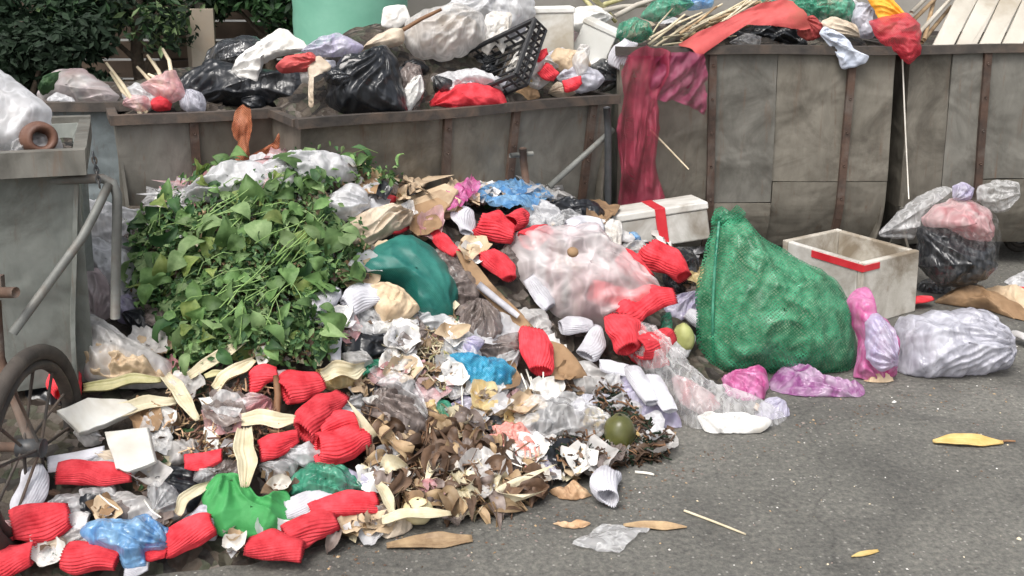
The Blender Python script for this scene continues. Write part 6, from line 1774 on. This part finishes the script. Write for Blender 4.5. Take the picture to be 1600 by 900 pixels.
# bin D
bb(binD, .12, 'plastic_bag', 'round green plastic bag at the corner of the tall bin', 'bag', [(962, 58), (968, 36), (990, 28), (1014, 36), (1022, 54), (1004, 66), (976, 68)], 'film_green', T=.08, wr=.14, wf=11, knot=(996, 28))
bb(binD, .3, 'plastic_bag', 'green plastic bag lying behind the pale stalks', 'bag', [(1000, 26), (1020, 2), (1060, -8), (1084, 6), (1060, 24), (1024, 34)], 'film_green', T=.07, wr=.16, wf=12)
bb(binD, .35, 'film_wad', 'light blue film behind the pale stalks', 'film', [(1060, 4), (1090, -10), (1116, -2), (1110, 12), (1076, 16)], 'film_blue', T=.04, wr=.2, wf=14)
Yd = on_bin(binD, 976, 84, .02)[1]
sleeve('white foam sleeve hanging at the corner of the tall bin', (966, 108), (984, 62), 34, 'foam_white', Y=Yd, group=WG)
g2 = np.random.default_rng(5)
for k in range(34):
    x0 = g2.uniform(1010, 1150); y0 = 72 - (x0 - 1010) * .25 + g2.uniform(-14, 8); a2 = R(g2.normal(22, 14)); L2 = g2.uniform(50, 130)
    p = on_bin(binD, x0, y0, g2.uniform(.0, .2)); q = on_bin(binD, x0 + math.cos(a2) * L2, max(-25, y0 - math.sin(a2) * L2), g2.uniform(.1, .45)); r = g2.uniform(.004, .009)
    v, f = tube([p, (p + q) / 2 + g2.normal(size=3) * .01, q], [r, r * .9, r * .7], 6)
    tag(obj('dry_stalk', v, f, M[['stick', 'stick', 'husk', 'dry_b'][k % 4]]), ('slim ' if r < .0065 else 'thick ') + ['cream', 'cream', 'yellowish', 'brown'][k % 4] + ' dry stalk in the bundle on the tall bin', 'stalk', 'dry stalks on the tall bin')
for k, (a, c) in enumerate((((905, 26), (985, -6)), ((930, 20), (1010, 8)), ((925, -4), (962, 34)), ((960, 26), (1030, -4)), ((940, 34), (905, -10)))):
    p = on_bin(binD, *a, .4); q = on_bin(binD, *c, .5); v, f = tube([p, (p + q) / 2 + UP * .01, q], [.014, .013, .01], 8)
    tag(obj('cane', v, f, M['husk_green'] if k % 2 == 0 else M['wood_pale']), 'thick greenish cane lying between the foam boxes and the stalks', 'cane', 'canes behind the foam boxes')
def bs(b, back, name, label, cat, pts, mat, amp=.02, wf=10, tilt=5, **kw):
    c = np.mean(np.asarray(pts, float), 0)
    return sheet(name, label, cat, pts, mat, amp=amp, wf=wf, tilt=tilt, anchor=on_bin(b, c[0], c[1], back), conform=False, **kw)
bs(binD, .02, 'red_cloth', 'faded red cloth strip draped over the tall bin rim', 'cloth', [(1058, 74), (1090, 54), (1140, 30), (1196, 6), (1226, 2), (1252, 22), (1266, 44), (1246, 48), (1224, 28), (1196, 30), (1160, 46), (1120, 72), (1088, 94), (1080, 80)], 'cloth_red', amp=.02, wf=9, tilt=25, stretch=(25, 4), nr=20, nth=80)
bs(binD, -.05, 'hanging_net', 'long crimson net hanging down the front of the tall bin', 'net', [(986, 78), (1010, 70), (1046, 80), (1040, 112), (1024, 150), (1030, 200), (1022, 250), (1034, 300), (1030, 326), (1008, 318), (990, 330), (963, 320), (968, 260), (961, 200), (972, 150), (968, 108)], 'net_crimson', amp=.055, wf=15, tilt=-2, stretch=(88, 7), nr=30, nth=110, edge=.02)
bs(binD, -.07, 'hanging_net', 'short square crimson net fold over the tall bin', 'net', [(1012, 96), (1050, 80), (1098, 84), (1101, 130), (1098, 176), (1084, 168), (1050, 154), (1016, 152)], 'net_magenta', amp=.04, wf=15, tilt=-2, stretch=(60, 3), nr=20, nth=80, edge=.03)
stick('thin pale string crossing the side of the tall bin', (1016, 204), (1076, 266), 3, 'stick', Y=4.66, lift=0, name='string', cat='string')
bb(binD, .25, 'film_wad', 'dark film in the mouth of the tall bin under the red cloth', 'film', [(1110, 72), (1140, 48), (1200, 36), (1250, 46), (1260, 72), (1190, 78)], 'film_black', T=.05, wr=.25, wf=12)  # dark opening of the bin, its shade done as a black sheet
bb(binD, .1, 'film_wad', 'clear film under the red cloth at the rim', 'film', [(1140, 66), (1165, 52), (1190, 58), (1186, 72), (1160, 76)], 'film_clear', T=.03, wr=.3, wf=16)
bb(binD, .25, 'cloth_bundle', 'crumpled green plastic sheet on top of the tall bin', 'film', [(1236, 14), (1256, -12), (1310, -16), (1336, 4), (1330, 34), (1296, 32), (1260, 30)], 'film_green', T=.08, wr=.25, wf=14)
bb(binD, .06, 'cloth_bundle', 'pink knotted cloth end beside the red cloth', 'cloth', [(1246, 54), (1250, 30), (1270, 24), (1286, 40), (1282, 58), (1262, 64)], 'cloth_red', T=.04, wr=.25, wf=16)
bb(binD, .05, 'cloth_bundle', 'beige rag at the rim beside the pale blue rag', 'cloth', [(1282, 36), (1300, 26), (1336, 38), (1344, 58), (1316, 56), (1290, 48)], 'cloth_beige', T=.035, wr=.25, wf=14)
bb(binD, -.03, 'cloth_bundle', 'pale blue-white rag hanging over the tall bin rim', 'cloth', [(1280, 52), (1290, 42), (1320, 56), (1338, 78), (1358, 88), (1350, 100), (1316, 108), (1306, 84)], 'cloth_blue', T=.025, wr=.25, wf=14, tilt=5)
bb(binD, .12, 'cloth_bundle', 'bright orange cloth draped at the end of the tall bin', 'cloth', [(1352, -10), (1380, -14), (1402, 6), (1416, 26), (1384, 40), (1376, 34), (1364, 14)], 'cloth_orange', T=.025, wr=.2, wf=13)
bb(binD, .0, 'net_bag', 'red net bag hanging over the gap between the tall bins', 'net', [(1358, 34), (1384, 26), (1420, 20), (1438, 40), (1438, 84), (1420, 100), (1400, 84), (1372, 62)], 'net_red', T=.05, wr=.2, wf=13)
bb(binD, .2, 'film_wad', 'grey rubbish between green sheet and orange cloth', 'film', [(1330, 30), (1340, 4), (1362, 8), (1374, 34), (1366, 58), (1344, 60)], 'film_grey', T=.05, wr=.3, wf=14)
stick('pale cord hanging in the gap between the tall bins', (1410, 92), (1420, 312), 2.4, 'skewer', Y=4.72, lift=0, name='cord', cat='cord')
# bin E
c = on_bin(binE, 1520, 30, .1)
_wb = thing('wooden_board', c - UP * .12); tag(_wb, 'wide pale plank board leaning on the right bin', 'board')
for k in range(5):
    x0 = 1452 + 36 * k; x1 = x0 + 35.4
    board('plank', None, None, [(x0 + 2, 78 - 1.0 * k), (x0 + 62, -42 - 4 * k), (x1 + 62, -44 - 4 * k), (x1, 77 - 1.0 * k)], 'wood_pale', .02, tilt=35, anchor=c, lift=.002 * (k % 2), parent=_wb)
for k, (a, c2) in enumerate((((1418, 40), (1480, -20)), ((1430, 58), (1498, -16)), ((1440, 66), (1486, 10)), ((1424, 20), (1460, -16)), ((1444, 62), (1462, -10)))):
    p = on_bin(binE, *a, .04); q = on_bin(binE, *c2, .25); v, f = tube([p, (p + q) / 2, q], [.011, .01, .008], 7)
    tag(obj('cane', v, f, M['wood_pale'] if k % 2 else M['dry_b']), 'dry cane leaning beside the wooden board', 'cane', 'canes beside the wooden board')
# rubbish filling the gaps on the bins
LB = [(250, 150, 'the leaning twigs'), (380, 120, 'the wide black bag'), (480, 90, 'the lilac film'), (570, 130, 'the plump black bag'), (690, 55, 'the clear grey bag'), (740, 110, 'the tipped crate'), (720, 155, 'the red woven sack'), (830, 120, 'the yellow film'), (862, 60, 'the upright foam box'), (930, 80, 'the leaning foam box'),
      (1000, 50, 'the round green bag'), (1090, 40, 'the dry stalk bundle'), (1180, 40, 'the red cloth strip'), (1290, 10, 'the green sheet'), (1390, 20, 'the orange cloth')]
g3 = np.random.default_rng(21); FK = [('film_white', 'white film bundle'), ('film_milky', 'milky film bundle'), ('cloth_white', 'dirty white rag'), ('film_black', 'black film bundle'), ('film_grey', 'grey film bundle'), ('cloth_beige', 'beige rag'), ('film_pink', 'pink film bundle'), ('paper_tan', 'tan paper wad'), ('film_green', 'green film bundle'), ('film_smoke', 'smoky film bundle')]
def fill_bin(b, x0, x1, ytop, ybot, n, back, weights):
    for k in range(n):
        x = x0 + (x1 - x0) * (k + g3.uniform(.1, .9)) / n; y = g3.uniform(ytop(x), ybot(x)); r0 = g3.uniform(17, 34)
        m, lab = FK[g3.choice(len(FK), p=np.array(weights) / sum(weights))]
        th = np.linspace(0, 6.28, 8)[:-1] + g3.random()
        pts = [(x + math.cos(t) * r0 * g3.uniform(.7, 1.35), y + .8 * math.sin(t) * r0 * g3.uniform(.6, 1.15)) for t in th]
        lm = min(LB, key=lambda q: (q[0] - x) ** 2 + (q[1] - y) ** 2)[2]
        bb(b, g3.uniform(*back), 'film_bundle' if 'film' in m else ('rag' if 'cloth' in m else 'paper_wad'), lab + ' packed on the bin behind ' + lm, 'film' if 'film' in m else ('cloth' if 'cloth' in m else 'paper'), pts, m, T=.05, wr=.26, wf=13, tilt=25, group='loose rubbish packed on the bins', nr=18, nth=64)
fill_bin(binB, 200, 470, lambda x: 130, lambda x: 165, 9, (.08, .4), [2, 2, 1, 3, 1, 0, 1, 1, 0, 2])
fill_bin(binA, 480, 960, lambda x: 95, lambda x: 150 if x < 800 else 135, 24, (.10, .3), [3, 3, 3, 4, 2, 2, 1, 2, 0, 2])
fill_bin(binA, 630, 950, lambda x: 25, lambda x: 90, 12, (.4, .6), [3, 4, 3, 1, 3, 1, 1, 1, 0, 1])
fill_bin(binD, 980, 1400, lambda x: 5, lambda x: 60, 14, (.3, .6), [2, 2, 2, 2, 2, 1, 1, 2, 2, 2])
# orange net on bin B rim
bs(binB, -.03, 'hanging_net', 'orange net knotted over the rim of the bin', 'net', [(370, 172), (380, 164), (396, 168), (398, 200), (392, 226), (394, 250), (372, 250), (374, 220), (366, 206)], 'net_orange', amp=.025, wf=18, tilt=0, stretch=(88, 4))
bs(binB, -.04, 'hanging_net', 'slanting end of the orange net on the bin', 'net', [(388, 244), (420, 232), (446, 200), (454, 178), (450, 208), (432, 238), (416, 250)], 'net_orange', amp=.015, wf=18, tilt=0)
bb(binB, -.04, 'film_wad', 'black film tuck hanging where the two bins meet', 'film', [(440, 240), (448, 218), (470, 206), (476, 232), (466, 250)], 'film_black', T=.02, wr=.25, wf=16, tilt=0)
bb(binB, .04, 'cloth_bundle', 'grey-brown rag on the rim beside the orange net', 'cloth', [(452, 180), (460, 168), (500, 164), (524, 172), (522, 184), (480, 186)], 'cloth_beige', T=.025, wr=.25, wf=16)

for o in list(bpy.data.objects):
    for key in ('_o', '_A', '_ax', '_ay', '_L'):
        if key in o: del o[key]
